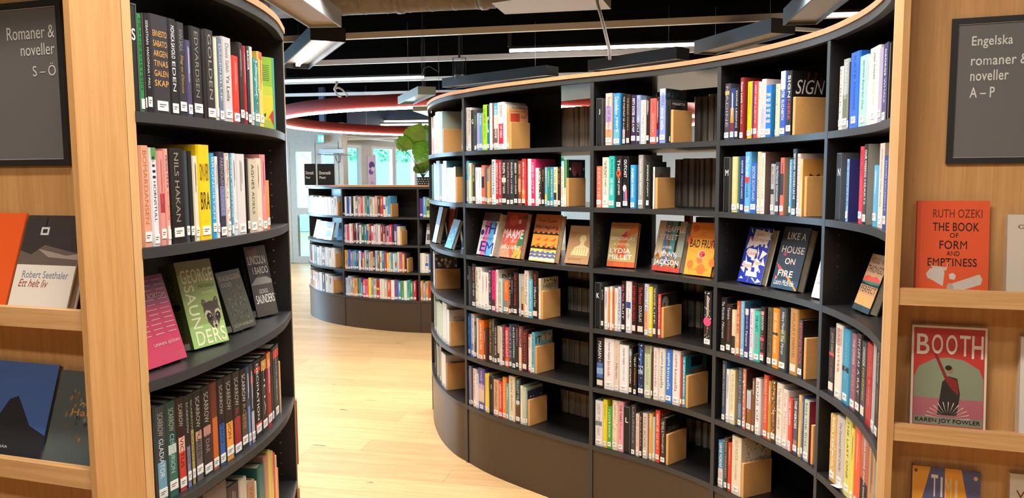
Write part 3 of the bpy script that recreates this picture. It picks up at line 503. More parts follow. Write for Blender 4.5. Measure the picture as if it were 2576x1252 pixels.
# left case
row('L', 1, 320, 0, 3.913, 62, "135,30,141414,fff,S,BK;185,130,2f8a48,0c3018,FRANKENSTEIN,fb;202,126,4a3a3c,-;262,130,1c1c1e,ddd,SEBASTIAN/MADONNA I PALS,;440,150,38343a,d8a050,ERNESTO/SABATO/ARGEN/TINAS/GALEN/SKAP,K;520,185,1e1e20,e8e8e8,MONICA SAVOLO/EDEN,b;600,220,2c2c2e,888/b8954a,ANN SAUL/Slag av Dimma,i;656,395,4a4468,ccd,,;760,266,201e1e,8a8678,EDVARDSEN,f", curve=LEFT)
row('L', 1, 500, 60, 4.17, 62, "95,62,181616,-,,n;190,62,2c2a2a,9a948a,GOLDEN,f;222,142,e8e0c0,-;275,150,687890,d8d8e0,DAGEN/BLUE,;370,142,ccc8c8,777/333,Donia Saleh/Ya Leila,;440,336,e83c2c,f88;490,196,2c2420,999;520,230,b02030,ecc;560,236,202428,fff,SAGOR,b;590,240,d0c8b8,-;648,366,2a8080,9dd,,z;690,296,f0c860,e04038,,,.9:1:e04038", curve=LEFT)
row('L', 2, 330, 350, 4.317, 140, "246,66,e8a888,bc7850,BOMARDANSEN,f;327,90,e8e8ec,22284a,till/HORNSTULL,b,.88:1:58a050;400,126,e09890,c86868,,,.35:.55:a83840;446,102,f0a898,3c4070/e86050,FRIDLYSTA/fridolf,b,0:.2:f0dcd8;>448,;605,96,1c1614,9a9484,NILS HAKAN,f;650,126,38444a,-;702,126,1a1616,-;757,180,e8e0c8,654,,;890,60,f8d010,43310c,SOM A VERY/BRA,K;940,150,30a0e0,e8f4ff,BRONCISTAN,f,;975,186,e8e4e0,888", curve=LEFT)
row('L', 2, 510, 350, 4.317, 198, "272,136,383048,9a98b0,PARINOUSH/SANIEE,b,.25:.6:6870a0;320,150,e8dcd0,e05838,,z;346,152,4890a8,e0f0f4,CARE SANTOS,f;390,152,d8e0ec,667;485,160,dcd8d4,999;>492,;520,210,1c1a1a,-;605,216,c8c0a8,3a302c,AGNES/ADELS,b;642,206,e8d8c0,833;658,206,f0e0c0,-;705,166,e89098,b05060,,f;738,446,f09040,-", curve=LEFT)
row('L', 4, 0, 0, 1, 398, "426,.205,3c464c,b0a898/d8e8f0,SCARROW/GLADIATOR,,0:.42:70a4c0;452,.207,2c4a44,b0a898/9cc,SCARROW/CENTURION,,0:.5:3c6c60|.45:.55:c8d0cc;473,.208,30201e,b0a898/400,SCARROW/INVICTUS,,0:.42:c83c30|.42:.58:e0b0a0;484.5,.205,2a2a30,b0a898/223,SCARROW/HUNGER,,0:.45:8084a8;494.5,.206,2c2a22,b0a898/332,SCARROW/SVARD,,0:.6:a89858;514.5,.207,262424,b0a898/211,SCARROW/FURIES,,0:.5:6a6260|.45:.55:c09880;537,.207,201c1e,b0a898/988,SCARROW/SEX DAR,,0:.45:3a2c2e|.45:.55:c08878;554,.206,6a3020,-,,,0:.6:c86830;570.5,.207,241f20,b0a898/124,SCARROW/HERO,,0:.48:2c60b0;591,.207,2a211f,b0a898/421,SCARROW/LEGION,,0:.45:f0a048;610,.207,1e1a1c,b0a898/a44,SCARROW/BLOOD,,.1:.45:a02828;626,.205,221e1c,d0c8b8/a84,SCARROW/ROME,,.1:.45:5a4c3c;634,.203,40506a,fff,,,0:.5:7090c8;644,.205,403c48,ddd,,,0:.4:b8b8c0|.75:.85:b03838;661,.207,201c1e,e0e0e4,DECIMATION,fb,.1:.2:c84828|.85:.9:e03830;675.5,.206,1c1a1a,ccc,JULIA,f,.82:.95:d8a040;686,.206,a02820,ecc,,,.8:1:e88830;690.5,.2,282424,-;705,.209,202830,c8d0e0,CONQUEROR,f,.84:.95:d83c30;709,.15,d8a868,-,,n", curve=LEFT, inset=.02)
row('L', 5, 440, 1080, 7.28, 560, "965,1028,766c68,-,,n;1178,1000,3a3236,877,,;1320,900,c8c0b0,-;1462,960,b08868,a03020,STATE OF/TOTE,;1492,950,e0d8c8,-;>1530,;1640,660,2f7068,-;1708,470,c08878,-;1755,385,e8d060,-;1800,405,e8c880,998;1832,430,e05030,-;1860,480,e8c8a0,-;1880,705,f09040,-", curve=LEFT, zm=.77, inset=.02)

for px0, px1, tp, c, off in ((1424, 1484, 552, '1c1c20', -.40), (1660, 1716, 556, '24262a', -.36), (1719, 1738, 541, 'd85030', -.42), (1742, 1803, 546, '1c2030', -.40)):
    q0 = MAIN.hit(px0, 1.25, off); q1 = MAIN.hit(px1, 1.25, off); q = (q0+q1)/2; P = MAIN.pt(q, off); t = MAIN.tan(q); w = (q1-q0)*.92; h = z_of(P.x, P.y, tp)-1.13
    r = empty('book', (P.x, P.y, 1.13), math.atan2(t.y, t.x), label={552: 'black back of a face-out book behind the tan silhouette book', 556: 'dark back of a face-out book behind the striped one', 541: 'vermilion board seen between striped and orange face-out books', 546: 'navy back of a face-out book behind the bright orange one'}[tp], cat='book', group='backs of face-out books on the far side')
    b = MB(); b.box(-w/2, w/2, 0, .003, 0, h, c); b.box(-w/2, w/2, .021, .024, 0, h, c); b.build('cover', COVER, r); b = MB(); b.box(-w/2+.003, w/2-.003, .003, .021, .003, h-.004); b.build('page_block', PAPER, r)
# books of the rear bank seen from behind through the open backs
def rear(sh, x0, y0, sc, edges, tops):
    z = ZS[sh]; k = 0
    for a, b in edges:
        q0 = MAIN.hit(x0+a/sc, z+.1, -.31); q1 = MAIN.hit(x0+b/sc, z+.1, -.31); q = (q0+q1)/2; P = MAIN.pt(q, -.31); t = MAIN.tan(q)
        tp = tops[k % len(tops)] if isinstance(tops, list) else tops; k += 1
        h = z_of(P.x, P.y, y0+tp/sc)-z if tp > 5 else tp
        SPECS.append(dict(bay='R', sh=sh, n=k, P=(P.x, P.y, z), a=math.atan2(t.y, t.x), w=q1-q0-.001, h=min(max(h, .15), .235), d=.14, col=['c8baa8', 'd0c2b0', 'c0b2a0', 'd6c8b6'][k % 4], tc='-', text='', fl='n',
                          bands=[], cover=None, area=(q1-q0)*.2/(P.x**2+P.y**2)*.8, far=False, x=x0))
E2 = lambda *a: list(zip(a[:-1], a[1:]))
rear(1, 1160, 220, 7.365, E2(1575, 1618, 1750, 1850, 1975, 2075)+[(2090, 2165), (2185, 2285), (2290, 2340), (2350, 2410)], [395, 388, 380, 370, 362, 350, 345, 345, 335])
rear(4, 1160, 655, 7.365, [(1970, 2060), (2070, 2138), (2146, 2218), (2232, 2328), (2340, 2400)], .2)
rear(5, 1160, 775, 7.365, [(1860, 1975), (1990, 2080), (2090, 2175), (2195, 2350), (2365, 2400)], .2)
rear(6, 1160, 905, 7.365, [(1540, 1650), (1680, 1750), (1790, 1862), (1880, 1972), (2000, 2090), (2095, 2200), (2205, 2315), (2325, 2400)], .2)
rear(1, 1490, 210, 7.825, [(1985, 2128), (2150, 2260), (2265, 2385), (2400, 2440), (2448, 2490)], [262, 255, 205, 205, 205])
rear(2, 1490, 375, 7.825, [(1610, 1735), (1760, 1868), (1885, 1998), (2040, 2090), (2105, 2185), (2195, 2320), (2345, 2430)], [200, 182, 182, 240, 180, 175, 180])
rear(4, 1490, 695, 6.59, [(1480, 1560), (1570, 1685), (1700, 1792), (1805, 1830)], .2)
rear(6, 1490, 990, 6.59, [(1540, 1640), (1690, 1800), (1820, 1905), (1925, 1985)], .2)
# far case rows, built as solid books too
def frow(bay, sh, xa, xb, cols, x0, y0, sc, ytop, var=.012):
    z = FZ[sh]; cols = cols.split(); rn = random.Random(sh*9+len(cols)); qa = FAR.hit(x0+xa/sc, z, -.012); qb = FAR.hit(x0+xb/sc, z, -.012)
    ws = [rn.uniform(.7, 1.3) for _ in cols]; s = sum(ws); q = qa
    for k, c in enumerate(cols):
        w = (qb-qa)*ws[k]/s; P = FAR.pt(q+w/2, -.012); t = FAR.tan(q+w/2); q += w
        SPECS.append(dict(bay='F', sh=sh, n=k, P=(P.x, P.y, z), a=math.atan2(t.y, t.x), w=w-.0008, h=ytop+rn.uniform(-var, var), d=.13, col=c, tc=rn.choice(['fff', '333', 'eee', '555']), text='', fl='',
                          bands=[(rn.uniform(.1, .5), rn.uniform(.5, .8), rn.choice(cols))] if rn.random() < .35 else [], cover=None, area=0, far=True))
frow('F', 1, 750, 1640, '15171c e8f0f4 3048b0 d0e0f0 181818 e0d8d0 8a8a90 d8b8b8 e05050 c8c0b8 709890 2878a0 c0c8b8 e8d0c0 d8a0a0 3a5840 d84038 e0e0e0 78b8e0 60b0dc', 760, 470, 7.364, .2)
frow('F', 2, 760, 1822, '4858a8 d8c8e0 d05070 e8e8e8 e0d0c0 9c2030 1c1c1c d8d8e8 383848 e0e0e0 3c6848 3888a0 e0c8a0 902820 d8e0e8 d0b8c0 b8b0c0 e0d8d0 983848 2c2c30 d06080 a0b8c0 d84050 203058 5848a0 e8d8c0', 760, 470, 7.364, .195)
frow('F', 3, 742, 1832, 'f0b830 e8a040 4088d0 3068b8 9878a0 60a0c0 3888a8 304878 e8e8e8 202c80 d82c70 90c0b8 6888a8 b0b8c8 e8a050 283068 b8c0c8 706850 e0d8c8 2888b0 c05040 f0b850 d0d8c8 60a8c0 e0e0d8 80b8c8 d8c8b8 c07088 f0a040 383050', 760, 600, 6.955, .195)
frow('F', 4, 737, 2000, '6888c0 c0c8e8 b0c0d0 98a898 d88878 e0a050 3c7040 6090c8 282858 e04050 e86080 f0e040 988890 a8b8c0 c83028 d8d8d0 e8e0d8 c8c0b0 d84830 f0ece8 6858a0 4898c0 60a048 e8e8e8 48b0a8 409060 c03050', 760, 600, 6.955, .195)
frow('F', 1, 80, 650, 'e4e0dc d8d8d4 e8e8e8 f0a040 e0e0dc d0d4d8 e8ecf0 c8ccd0 e4e4e0 8ab0d8 e8e8e8 d08868 e0e0e0 b8b8b0 c8c8c0 e8e4e0 d8d0d0 f0f0f0 e8e8e8 d8dce0', 760, 470, 7.364, .19)
frow('F', 3, 110, 575, 'd8d8d8 b8bcc0 e0e0e0 a8b0b8 304870 d8dce0 c0c0c8 202024 d05030 e0e4e8 78a0a0 e0e0e0 d0c8c8 8890a0 c8c8c8 e8e8e8 d8d8e0', 760, 600, 6.955, .195)
frow('F', 4, 120, 540, 'f0f0f0 d8d8dc e8e8e8 e0e0e0 c8ccd8 f0f0f0 8088a0 b86040 d8a070 e8e8e8 d8c0c8 e0e0e8 303850 e8e8e8 d0d4dc', 760, 600, 6.955, .19)
frow('F', 1, 2135, 2420, '4a3050 6840a8 60b0d8 a8c870 f0e8e0', 760, 470, 7.364, .19)
frow('F', 3, 2030, 2400, 'e8e8e0 f0ece0 e0d8d0 3868b8 c878b0 e0e0e0', 760, 600, 6.955, .185)
frow('F', 4, 2050, 2400, 'e8a040 b090c8 90b060 d03030 e0d8d0 e0e0e0', 760, 600, 6.955, .19)
for sh, px, tp, x0, y0, sc in ((1, 1642, 310, 760, 470, 7.364), (2, 1825, 812, 760, 470, 7.364), (3, 1835, 345, 760, 600, 6.955), (1, 655, 280, 760, 470, 7.364), (3, 577, 265, 760, 600, 6.955), (4, 542, 720, 760, 600, 6.955)):
    bookend('F', sh, px, tp, x0, y0, sc, curve=FAR, zs=FZ)

NIND = 296
order = sorted([s for s in SPECS if not s['far'] and 'B' not in s['fl']], key=lambda s: -s['area'])
keep = set(id(s) for s in order[:NIND])
REST = {k: MB() for k in PM}
cnt = 0
for i, s in enumerate(SPECS):
    P = book_parts(s['w'], s['h'], s['d'], s['col'], s['tc'], s['text'], s['fl'], s['bands'], s['cover'], i)
    if s['bay'] == 'C' and s['sh'] == 4 and s['n'] == 16:
        art(P['lettering'], (-s['w']/2, 0, 0), (s['w'], 0, 0), (0, 0, s['h']), [('r', .5, .25, .56, .88, 'b89048'), ('e', .5, .46, .48, .08, 'f04c80')], .0012)
    if s['bay'] == 'C' and s['sh'] == 2 and s['n'] == 4:
        art(P['lettering'], (-s['w']/2, 0, 0), (s['w'], 0, 0), (0, 0, s['h']), [('e', .5, .66, .4, .075, 'e85838'), ('e', .42, .67, .14, .03, '3a2020'), ('p', [(.35, .6), (.7, .6), (.35, .54)], 'e85838')], .0012)
    if s['bay'] == 'C' and s['sh'] == 2 and s['n'] == 5:
        art(P['lettering'], (-s['w']/2, 0, 0), (s['w'], 0, 0), (0, 0, s['h']), [('e', .4, .46, .2, .05, '3a2420'), ('e', .42, .38, .3, .07, 'e8e8ec'), ('r', .2, .14, .48, .32, '5070b0'), ('p', [(.5, .14), (.85, .14), (.8, .36), (.5, .36)], 'e07078')], .0012)
    M = Matrix.Translation(Vector(s['P'])) @ Matrix.Rotation(s['a'], 4, 'Z')
    if 'B' in s['fl']:
        mk = empty('shelf_marker', s['P'], s['a'], label='black marker block with white letter %s starting the %s shelf row' % (s['text'], SHN[s['sh']]), cat='shelf marker', group='letter markers between the books')
        b = MB(); w = s['w']; h = s['h']; d = .125
        b.box(-w/2+.002, w/2-.002, 0, d, .002, h-.003); b.build('block', mat('black_card', '101010', .5), mk)
        l = MB(); art(l, (-w/2, 0, 0), (w, 0, 0), (0, 0, h), [('t', .25, .66, .5, .11, s['text'], 'fff', 'bk')], .0004); l.build('letter', PRINT, mk)
        f = MB()
        f.box(-w/2, w/2, -.001, d, h-.003, h); f.box(-w/2, -w/2+.002, -.001, d, .0, h-.003); f.box(w/2-.002, w/2, -.001, d, .0, h-.003)
        f.build('clear_frame', mat('grey_plastic_edge', '5c6164', .25), mk)
        continue
    if id(s) not in keep:
        for k, mb in P.items(): REST[k].merge(mb, M)
        continue
    if s['bay'] == 'R':
        lab = 'book seen page side out, %s along, far bank of %s shelf, %s' % (ORD[s['n']-1], SHN[s['sh']], 'wide second bay' if s['x'] == 1160 else 'third bay')
        r = empty('book', s['P'], s['a'], label=lab, cat='book', group='books seen from behind through the case')
    else:
        ad = 'slim ' if s['w'] < .013 else 'thick ' if s['w'] > .034 else ''
        if s['h'] > .222: ad += 'tall '
        lab = '%s%s book, %s along %s shelf of %s' % (ad, cname(s['col']), ORD[s['n']-1] if not s.get('n2') else ORD[s['n2']-1], SHN[s['sh']], BAYN[s['bay']])
        if s['bay'] != 'L': lab += ', long case'
        r = empty('book', s['P'], s['a'], label=lab, cat='book', group='books on the %s shelf of the %s' % (SHN[s['sh']], BAYN[s['bay']]))
    for k, mb in P.items(): mb.build(k, PM[k], r)
rr = empty('shelved_books', label='small and distant upright books filling the low bookcase and narrow shelf gaps', cat='books', kind='stuff')
for k, mb in REST.items():
    if mb.v: tag(mb.build(k, PM[k], rr), kind='stuff')
for i, (bay, sh, P, z, t, w, d, h) in enumerate(ENDS):
    b = MB(); b.box(-w/2, w/2, 0, d, 0, h); o = b.build('bookend', MDF)
    o.location = (P.x, P.y, z); o.rotation_euler = (0, 0, math.atan2(t.y, t.x))
    bv = o.modifiers.new('b', 'BEVEL'); bv.width = .0012; bv.segments = 1
    if bay == 'F': lab = 'small wooden bookend on %s shelf of low bookcase, %s' % (SHN[sh], ['ending the long row', 'in its rounded end bay'][i >= len(ENDS)-3])
    else: lab = 'square wooden bookend closing the row on %s shelf of %s, long case' % (SHN[sh], BAYN[bay])
    tag(o, lab, 'bookend', 'wooden bookends')

# ------------------------------------------------------------------ face-out books on clear stands
def display(bl, br, ytop, z, items, col, thick, label, lean=.30, hh=None, stand=True, group='face-out books on clear stands', spine=None, pages=True, yb=None, left_spine=None, setup=True):
    """bl, br: where the two lower cover corners stand (picture reading of real corners); leans back"""
    z0 = z+.006; A = at_z(*bl, z0); B = at_z(*br, z0); t = (B-A); w = t.length; t.normalize(); C = (A+B)/2; a = math.atan2(t.y, t.x)
    inw = Vector((-t.y, t.x, 0)); best = .2
    for i in range(60):
        h = .12+i*.0025; T = C+inw*h*math.sin(lean)+Vector((0, 0, h*math.cos(lean)))
        if proj(*T)[1] <= ytop: break
    if hh: h = hh
    r = empty('book', (C.x, C.y, z0), a, label=label, cat='book', group=group)
    Rm = Matrix.Rotation(-lean, 4, 'X')
    tk = .0025; c = MB(); c.box(-w/2, w/2, 0, tk, 0, h, col); c.box(-w/2, w/2, thick-tk, thick, 0, h, col)
    c.box(-w/2, -w/2+tk, tk, thick-tk, 0, h, spine or col)
    p = MB(); p.box(-w/2+tk, w/2-.004, tk, thick-tk, .003, h-.004)
    pr = MB(); art(pr, (-w/2, 0, 0), (w, 0, 0), (0, 0, h), items, .0004)
    if left_spine: art(pr, (-w/2, thick, 0), (0, -thick, 0), (0, 0, h), left_spine, .0004)
    for m in (c, p, pr): m.v = [tuple(Rm @ Vector(v)) for v in m.v]
    c.build('cover', COVER, r); p.build('page_block', PAPER, r); pr.build('cover_print', PRINT, r)
    if stand:
        s = empty('book_stand', (C.x, C.y, z), a, label='clear acrylic stand under '+' '.join(label.split()[:11]), cat='book stand', group='clear acrylic book stands')
        sw = min(.07, w*.6); f = MB(); f.box(-sw/2, sw/2, -.012, .09, 0, .0022); f.build('base', ACR, s)
        f = MB(); f.box(-sw/2, -sw/2+.004, -.012, -.0095, .0022, .03); f.box(sw/2-.004, sw/2, -.012, -.0095, .0022, .03); f.box(-sw/2+.004, sw/2-.004, -.012, -.0095, .026, .03); f.build('lip', ACR, s)
        f = MB(); f.bar((0, .088, .003), (0, .088-.02+.13*math.sin(lean)*.2, .13*math.cos(lean)), sw*.5, .0022)
        f.build('back_rest', ACR, s)
    return r
Z3 = ZS[3]
K = 'face-out book'
def zz(x0, y0, sc): return lambda x, y: (x0+x/sc, y0+y/sc)
g = zz(1160, 520, 7.576)
display(g(290, 895), g(590, 945), 535, Z3, [('r', 0, 0, .22, 1, 'f4f0f4'), ('r', .22, 0, .5, 1, 'e87ab0'), ('r', .5, 0, .85, 1, '60b0e8'), ('r', .85, 0, 1, 1, 'e8f0f8'), ('r', 0, .8, 1, 1, '5a4a58'), ('t', .2, .48, .3, .2, 'T', '2c2c8c', 'b'), ('t', .5, .5, .4, .26, 'H', '2c2c8c', 'b'), ('t', .14, .08, .32, .24, 'E', '2c2c8c', 'b'), ('t', .48, .05, .46, .26, 'M', '2c2c8c', 'b'), ('t', .1, .36, .8, .06, 'HAWLEY', '2c2c50', ''), ('e', .12, .52, .1, .07, '2c3c80')], 'e8e4ea', .042, 'thick pink and blue striped face-out book with huge navy letters', .25)
display(g(725, 945), g(1115, 995), 535, Z3, [('r', 0, 0, 1, 1, 'e06a48'), ('r', 0, .6, 1, 1, 'b03a3c'), ('p', [(0, .0), (.5, .0), (.4, .2), (0, .25)], 'f0a080'), ('p', [(.55, 0), (1, 0), (1, .18), (.7, .22)], 'f0b050'), ('p', [(.45, .3), (.8, .55), (.5, .6)], 'e890b0'), ('p', [(.7, .2), (1, .3), (1, .6), (.82, .5)], '3a8050'), ('p', [(.1, .3), (.35, .5), (.2, .58)], 'e88ab0'), ('e', .4, .82, .22, .13, 'c85a50'), ('e', .7, .8, .07, .05, 'd8c8b8'), ('p', [(.75, .9), (1, .85), (1, .97)], '4a5030'), ('s', .05, .02, .95, .3, 14, .008, ['f0d060', '4a8a58', 'f4e0d0']), ('t', .02, .43, .94, .2, 'MAAME', 'fff', 'b'), ('t', .02, .17, .9, .1, 'JESSICA GEORGE', 'fff8e8', 'b'), ('t', .4, .34, .3, .05, 'a Novel', 'e8d8c0', 'i')], 'c84a3c', .028, 'red and coral face-out book with bold white five-letter title', .25)  # darker upper part of the cover paints the shade under the shelf
h9 = [('p', [(.12+.3*i, .44-.12*j), (.3+.3*i, .44-.12*j), (.32+.3*i, .52-.12*j)], 'e85838') for i in range(3) for j in range(2)]
def waves(y, c, n=5, a=.035): return ('p', [(0, y-a)]+[(k/(2*n), y+(a if k % 2 else -a*.2)) for k in range(2*n+1)]+[(1, y-a)], c)
display(g(1285, 1015), g(1770, 1070), 540, Z3, [('r', 0, 0, 1, 1, 'f09a38'), ('r', 0, .62, 1, 1, 'b8683a'), ('r', 0, 0, 1, .28, 'f0c860'), waves(.6, '2c2018'), ('r', 0, .52, 1, .57, 'f09a38')]+h9+[waves(.3, '2c2018'), waves(.19, '5868a8'), waves(.12, '5868a8'), waves(.06, 'f0e8d0'), ('t', .14, .82, .7, .08, 'Yaa Gyasi', '4a2414', 'b'), ('t', .06, .67, .88, .11, 'Homegoing', '1c1410', 'b'), ('t', .5, .235, .3, .035, 'a novel', '6a4020')], 'c87838', .032, 'orange face-out book with wave bands and black lettering', .25)
display(g(1965, 1065), g(2410, 1105), 568, Z3, [('r', 0, 0, 1, 1, 'c09468'), ('e', .62, .66, .14, .1, 'ead8a0'), ('p', [(.2, .22), (.9, .22), (.94, .42), (.7, .5), (.7, .6), (.54, .6), (.54, .5), (.3, .42)], 'ead8a0')]+[('r', .3+.1*i, .22, .31+.1*i, .42, '6a4a30') for i in range(6)]+[('r', .1, .14, .8, .15, '8a6844'), ('r', .1, .1, .7, .11, '8a6844'), ('t', .08, .78, .3, .05, 'EVERY', '8a6844'), ('t', .08, .7, .22, .05, 'LIGHT', '8a6844')], 'b88c60', .02, 'tan face-out book with a cream silhouette of a head and shoulders', .3)
g = zz(1490, 535, 7.364)
display(g(262, 985), g(770, 1020), 560, Z3, [('r', 0, 0, 1, 1, 'c8b070'), ('r', 0, 0, 1, .12, 'e06838'), ('r', 0, .86, 1, 1, 'b87848'), ('p', [(.2, .3), (.5, .75), (.95, .95), (1, .8), (.75, .72), (.6, .5), (.7, .3), (.45, .15)], 'e87838'), ('p', [(.35, .25), (.5, .45), (.65, .28)], 'd04a28'), ('p', [(.4, .68), (.6, .82), (.62, .68)], 'c83858'), ('t', .06, .6, .86, .08, 'DINOSAURS', 'fff4e8', 'b'), ('t', .16, .48, .6, .06, 'A NOVEL', 'f8ecd8', 'b'), ('t', .06, .31, .74, .11, 'LYDIA', 'fff', 'b'), ('t', .04, .17, .84, .11, 'MILLET', 'fff', 'b')], 'c08050', .022, 'olive and orange face-out book with white blocky lettering and a bird shape', .25)
display(g(1095, 1055), g(1600, 1118), 556, Z3, [('r', 0, 0, 1, 1, '8a7c60'), ('r', 0, .3, .25, 1, 'c8b898'), ('r', .28, .35, .4, 1, '5078b0'), ('r', .42, .3, .5, 1, '7a5838'), ('r', .5, .35, .66, 1, '4898a0'), ('r', .68, .3, .76, 1, '282420'), ('r', .78, .3, 1, 1, '98a090'), ('r', 0, 0, 1, .1, 'c84838'), ('s', .1, .1, .95, .4, 24, .012, ['e8a040', '4868a0', '201c1c', 'c8b8d8', 'd86040']), ('t', .04, .78, .92, .12, 'PINEAPPLE', 'f0c8b8', 'b'), ('t', .12, .62, .62, .11, 'STREET', 'f4dcd4', 'b'), ('t', .28, .45, .32, .05, 'A NOVEL', 'fff', 'b'), ('t', .22, .27, .56, .12, 'JENNY', 'fff', 'b'), ('t', .04, .1, .88, .13, 'JACKSON', 'fff', 'b')], '507898', .04, 'thick face-out book with coloured vertical stripes and white lettering', .25, left_spine=[('r', 0, 0, 1, .45, 'e88838'), ('r', 0, .45, 1, 1, '3880c0')])
display(g(1690, 1130), g(2185, 1188), 560, Z3, [('r', 0, 0, 1, 1, 'f4a838'), ('r', 0, .7, 1, 1, 'ec8c38'), ('e', .2, .88, .12, .07, 'e06838'), ('e', .95, .62, .12, .08, 'e86a38'), ('e', .03, .66, .1, .08, 'e86a38'), ('e', .18, .2, .12, .08, 'ec7838'), ('e', .6, .12, .16, .1, 'ec7838'), ('e', .98, .26, .13, .08, 'ec7838'), ('e', .56, .4, .15, .08, 'e8d8a0'), ('e', .57, .4, .12, .065, 'e05058'), ('e', .62, .39, .04, .025, '8c2028'), ('p', [(.4, .34), (.6, .32), (.62, .24), (.48, .22), (.4, .27)], 'e8704a'), ('t', .06, .52, .94, .15, 'BAD FRUIT', '181010', 'b'), ('r', .42, .8, .62, .81, 'b06020'), ('r', .42, .76, .62, .77, 'b06020'), ('t', .15, .1, .7, .04, 'ELLA KING', 'b87828')], 'f09830', .02, 'bright orange face-out book with black title and cut fruit picture', .25)
g = zz(1810, 560, 5.962)
rn = random.Random(3)
tri = [('p', [(x+rn.uniform(-.1, .1), y+rn.uniform(-.08, .08)), (x+.16+rn.uniform(-.1, .1), y+rn.uniform(-.06, .06)), (x+rn.uniform(-.1, .1), y+.11+rn.uniform(-.06, .06))], 'f4f0e8') for x in (.1, .35, .6, .82) for y in (.05, .2, .35, .5, .68, .85)]
tri = [('p', [(min(max(a, 0), 1), min(max(b, 0), 1)) for a, b in q[1]], q[2]) for q in tri]
display(g(262, 870), g(608, 935), 573, Z3, [('r', 0, 0, 1, 1, '2438b0')]+tri+[('p', [(.25, .68), (.9, .72), (1, .92), (.3, .97)], 'f0ece4'), ('t', .38, .84, .3, .07, 'Jon', 'e05a38'), ('t', .1, .74, .84, .08, 'McGregor', 'e05a38'), ('p', [(.15, .5), (.5, .42), (.55, .6), (.2, .62)], 'f0ece4'), ('p', [(.5, .28), (.9, .36), (.6, .46)], 'f0ece4'), ('p', [(.05, .3), (.5, .22), (.45, .36), (.1, .38)], 'f0ece4'), ('t', .18, .5, .4, .07, 'Lean', 'e05a38'), ('t', .52, .34, .3, .07, 'Fall', 'e05a38'), ('t', .1, .27, .4, .08, 'Stand', 'e05a38'), ('p', [(.3, .12), (.8, .12), (.75, .2), (.3, .21)], 'f4f0e8')], 'e8e4dc', .03, 'blue and white face-out book patterned with shards and orange lettering', .27)
display(g(765, 960), g(1150, 1035), 573, Z3, [('r', 0, 0, 1, 1, '28384a'), ('r', 0, .75, 1, 1, '2c2c34'), ('r', 0, 0, 1, .15, '30506a'), ('p', [(0, .4), (.1, .38), (.6, .2), (.98, .02), (.95, 0), (.5, .2)], 'f09838'), ('p', [(0, .42), (.28, .3), (.15, .3)], 'd03850'), ('p', [(.15, .55), (.35, .6), (.3, .52)], 'c83858'), ('e', .12, .17, .05, .025, 'e86868'), ('e', .55, .45, .04, .02, 'e05838'), ('e', .48, .22, .04, .025, 'e8508c'), ('t', .2, .8, .7, .11, 'LIKE A', 'f0e4d8', 'b'), ('t', .1, .58, .84, .11, 'HOUSE', 'f0e4d8', 'b'), ('t', .32, .4, .38, .1, 'ON', 'f4ece0', 'b'), ('t', .16, .2, .56, .1, 'FIRE', 'f8f0e4', 'b'), ('t', .08, .06, .76, .09, 'Laura McBride', 'f4f0ec', 'i')], '24303c', .036, 'dark blue face-out book with pale title and streaks like sparks', .27)
display(g(1375, 1110), g(1690, 1180), 590, Z3, [('r', 0, 0, 1, 1, 'f0ece8'), ('p', [(.5, .05), (1, .1), (1, .8), (.6, .6), (.65, .3)], 'b89888'), ('t', .12, .32, .3, .05, 'When', '666', 'i'), ('t', .12, .26, .3, .05, 'I First', '666', 'i'), ('t', .12, .2, .3, .05, 'Met', '666', 'i'), ('r', .12, .14, .4, .145, 'b0a8a0')], 'e8e4e0', .02, 'white face-out book half hidden behind the fourth upright', .27)
g = zz(2070, 590, 5.445)
display(g(400, 1000), g(620, 1095), 643, Z3, [('r', 0, 0, 1, 1, 'd0a070'), ('r', 0, .3, 1, .52, '1c2a30'), ('p', [(0, .52), (.05, .6), (.3, .63), (.45, .6), (.7, .63), (.95, .58), (1, .52)], 'e85040'), ('p', [(0, .52), (1, .54), (1, .5), (.5, .48), (0, .5)], '3a8060'), ('r', 0, 0, 1, .1, '2c4048'), ('t', .06, .84, .88, .1, 'NGUGI WA', '2a1c14', 'b'), ('t', .04, .68, .9, .12, 'THIONGO', '2a1c14', 'b'), ('r', .0, .3, 1, .45, 'c89058'), ('t', .06, .33, .88, .11, 'PERFECT', '1c2a30', 'b'), ('t', .04, .12, .92, .17, 'NINE', 'f4a838', 'b')], '2c3c40', .028, 'tan and dark face-out book with red hills, in the fifth bay', .33)
# rounded bay, third shelf: seen almost edge-on
q = zz(1070, 500, 4.473)
display(q(78, 480), q(120, 495), 521, Z3, [('r', 0, 0, 1, 1, 'b0b8c8'), ('r', 0, .5, 1, 1, '605058')], '8a8890', .03, 'grey face-out book nearest the rounded end of the long case', .22)
display(q(218, 540), q(290, 562), 552, Z3, [('r', 0, 0, 1, 1, '48a0d8'), ('r', 0, .75, 1, 1, '4c6070'), ('s', .1, .1, .9, .7, 16, .01, ['b8dcf0', '2c78b0'])], '4080a0', .02, 'pale blue face-out book leaning in the rounded first bay', .35)
display(q(238, 490), q(300, 500), 520, Z3, [('r', 0, 0, 1, 1, 'b05848')], 'a05040', .02, 'reddish brown face-out book behind the pale blue one', .12, stand=False)
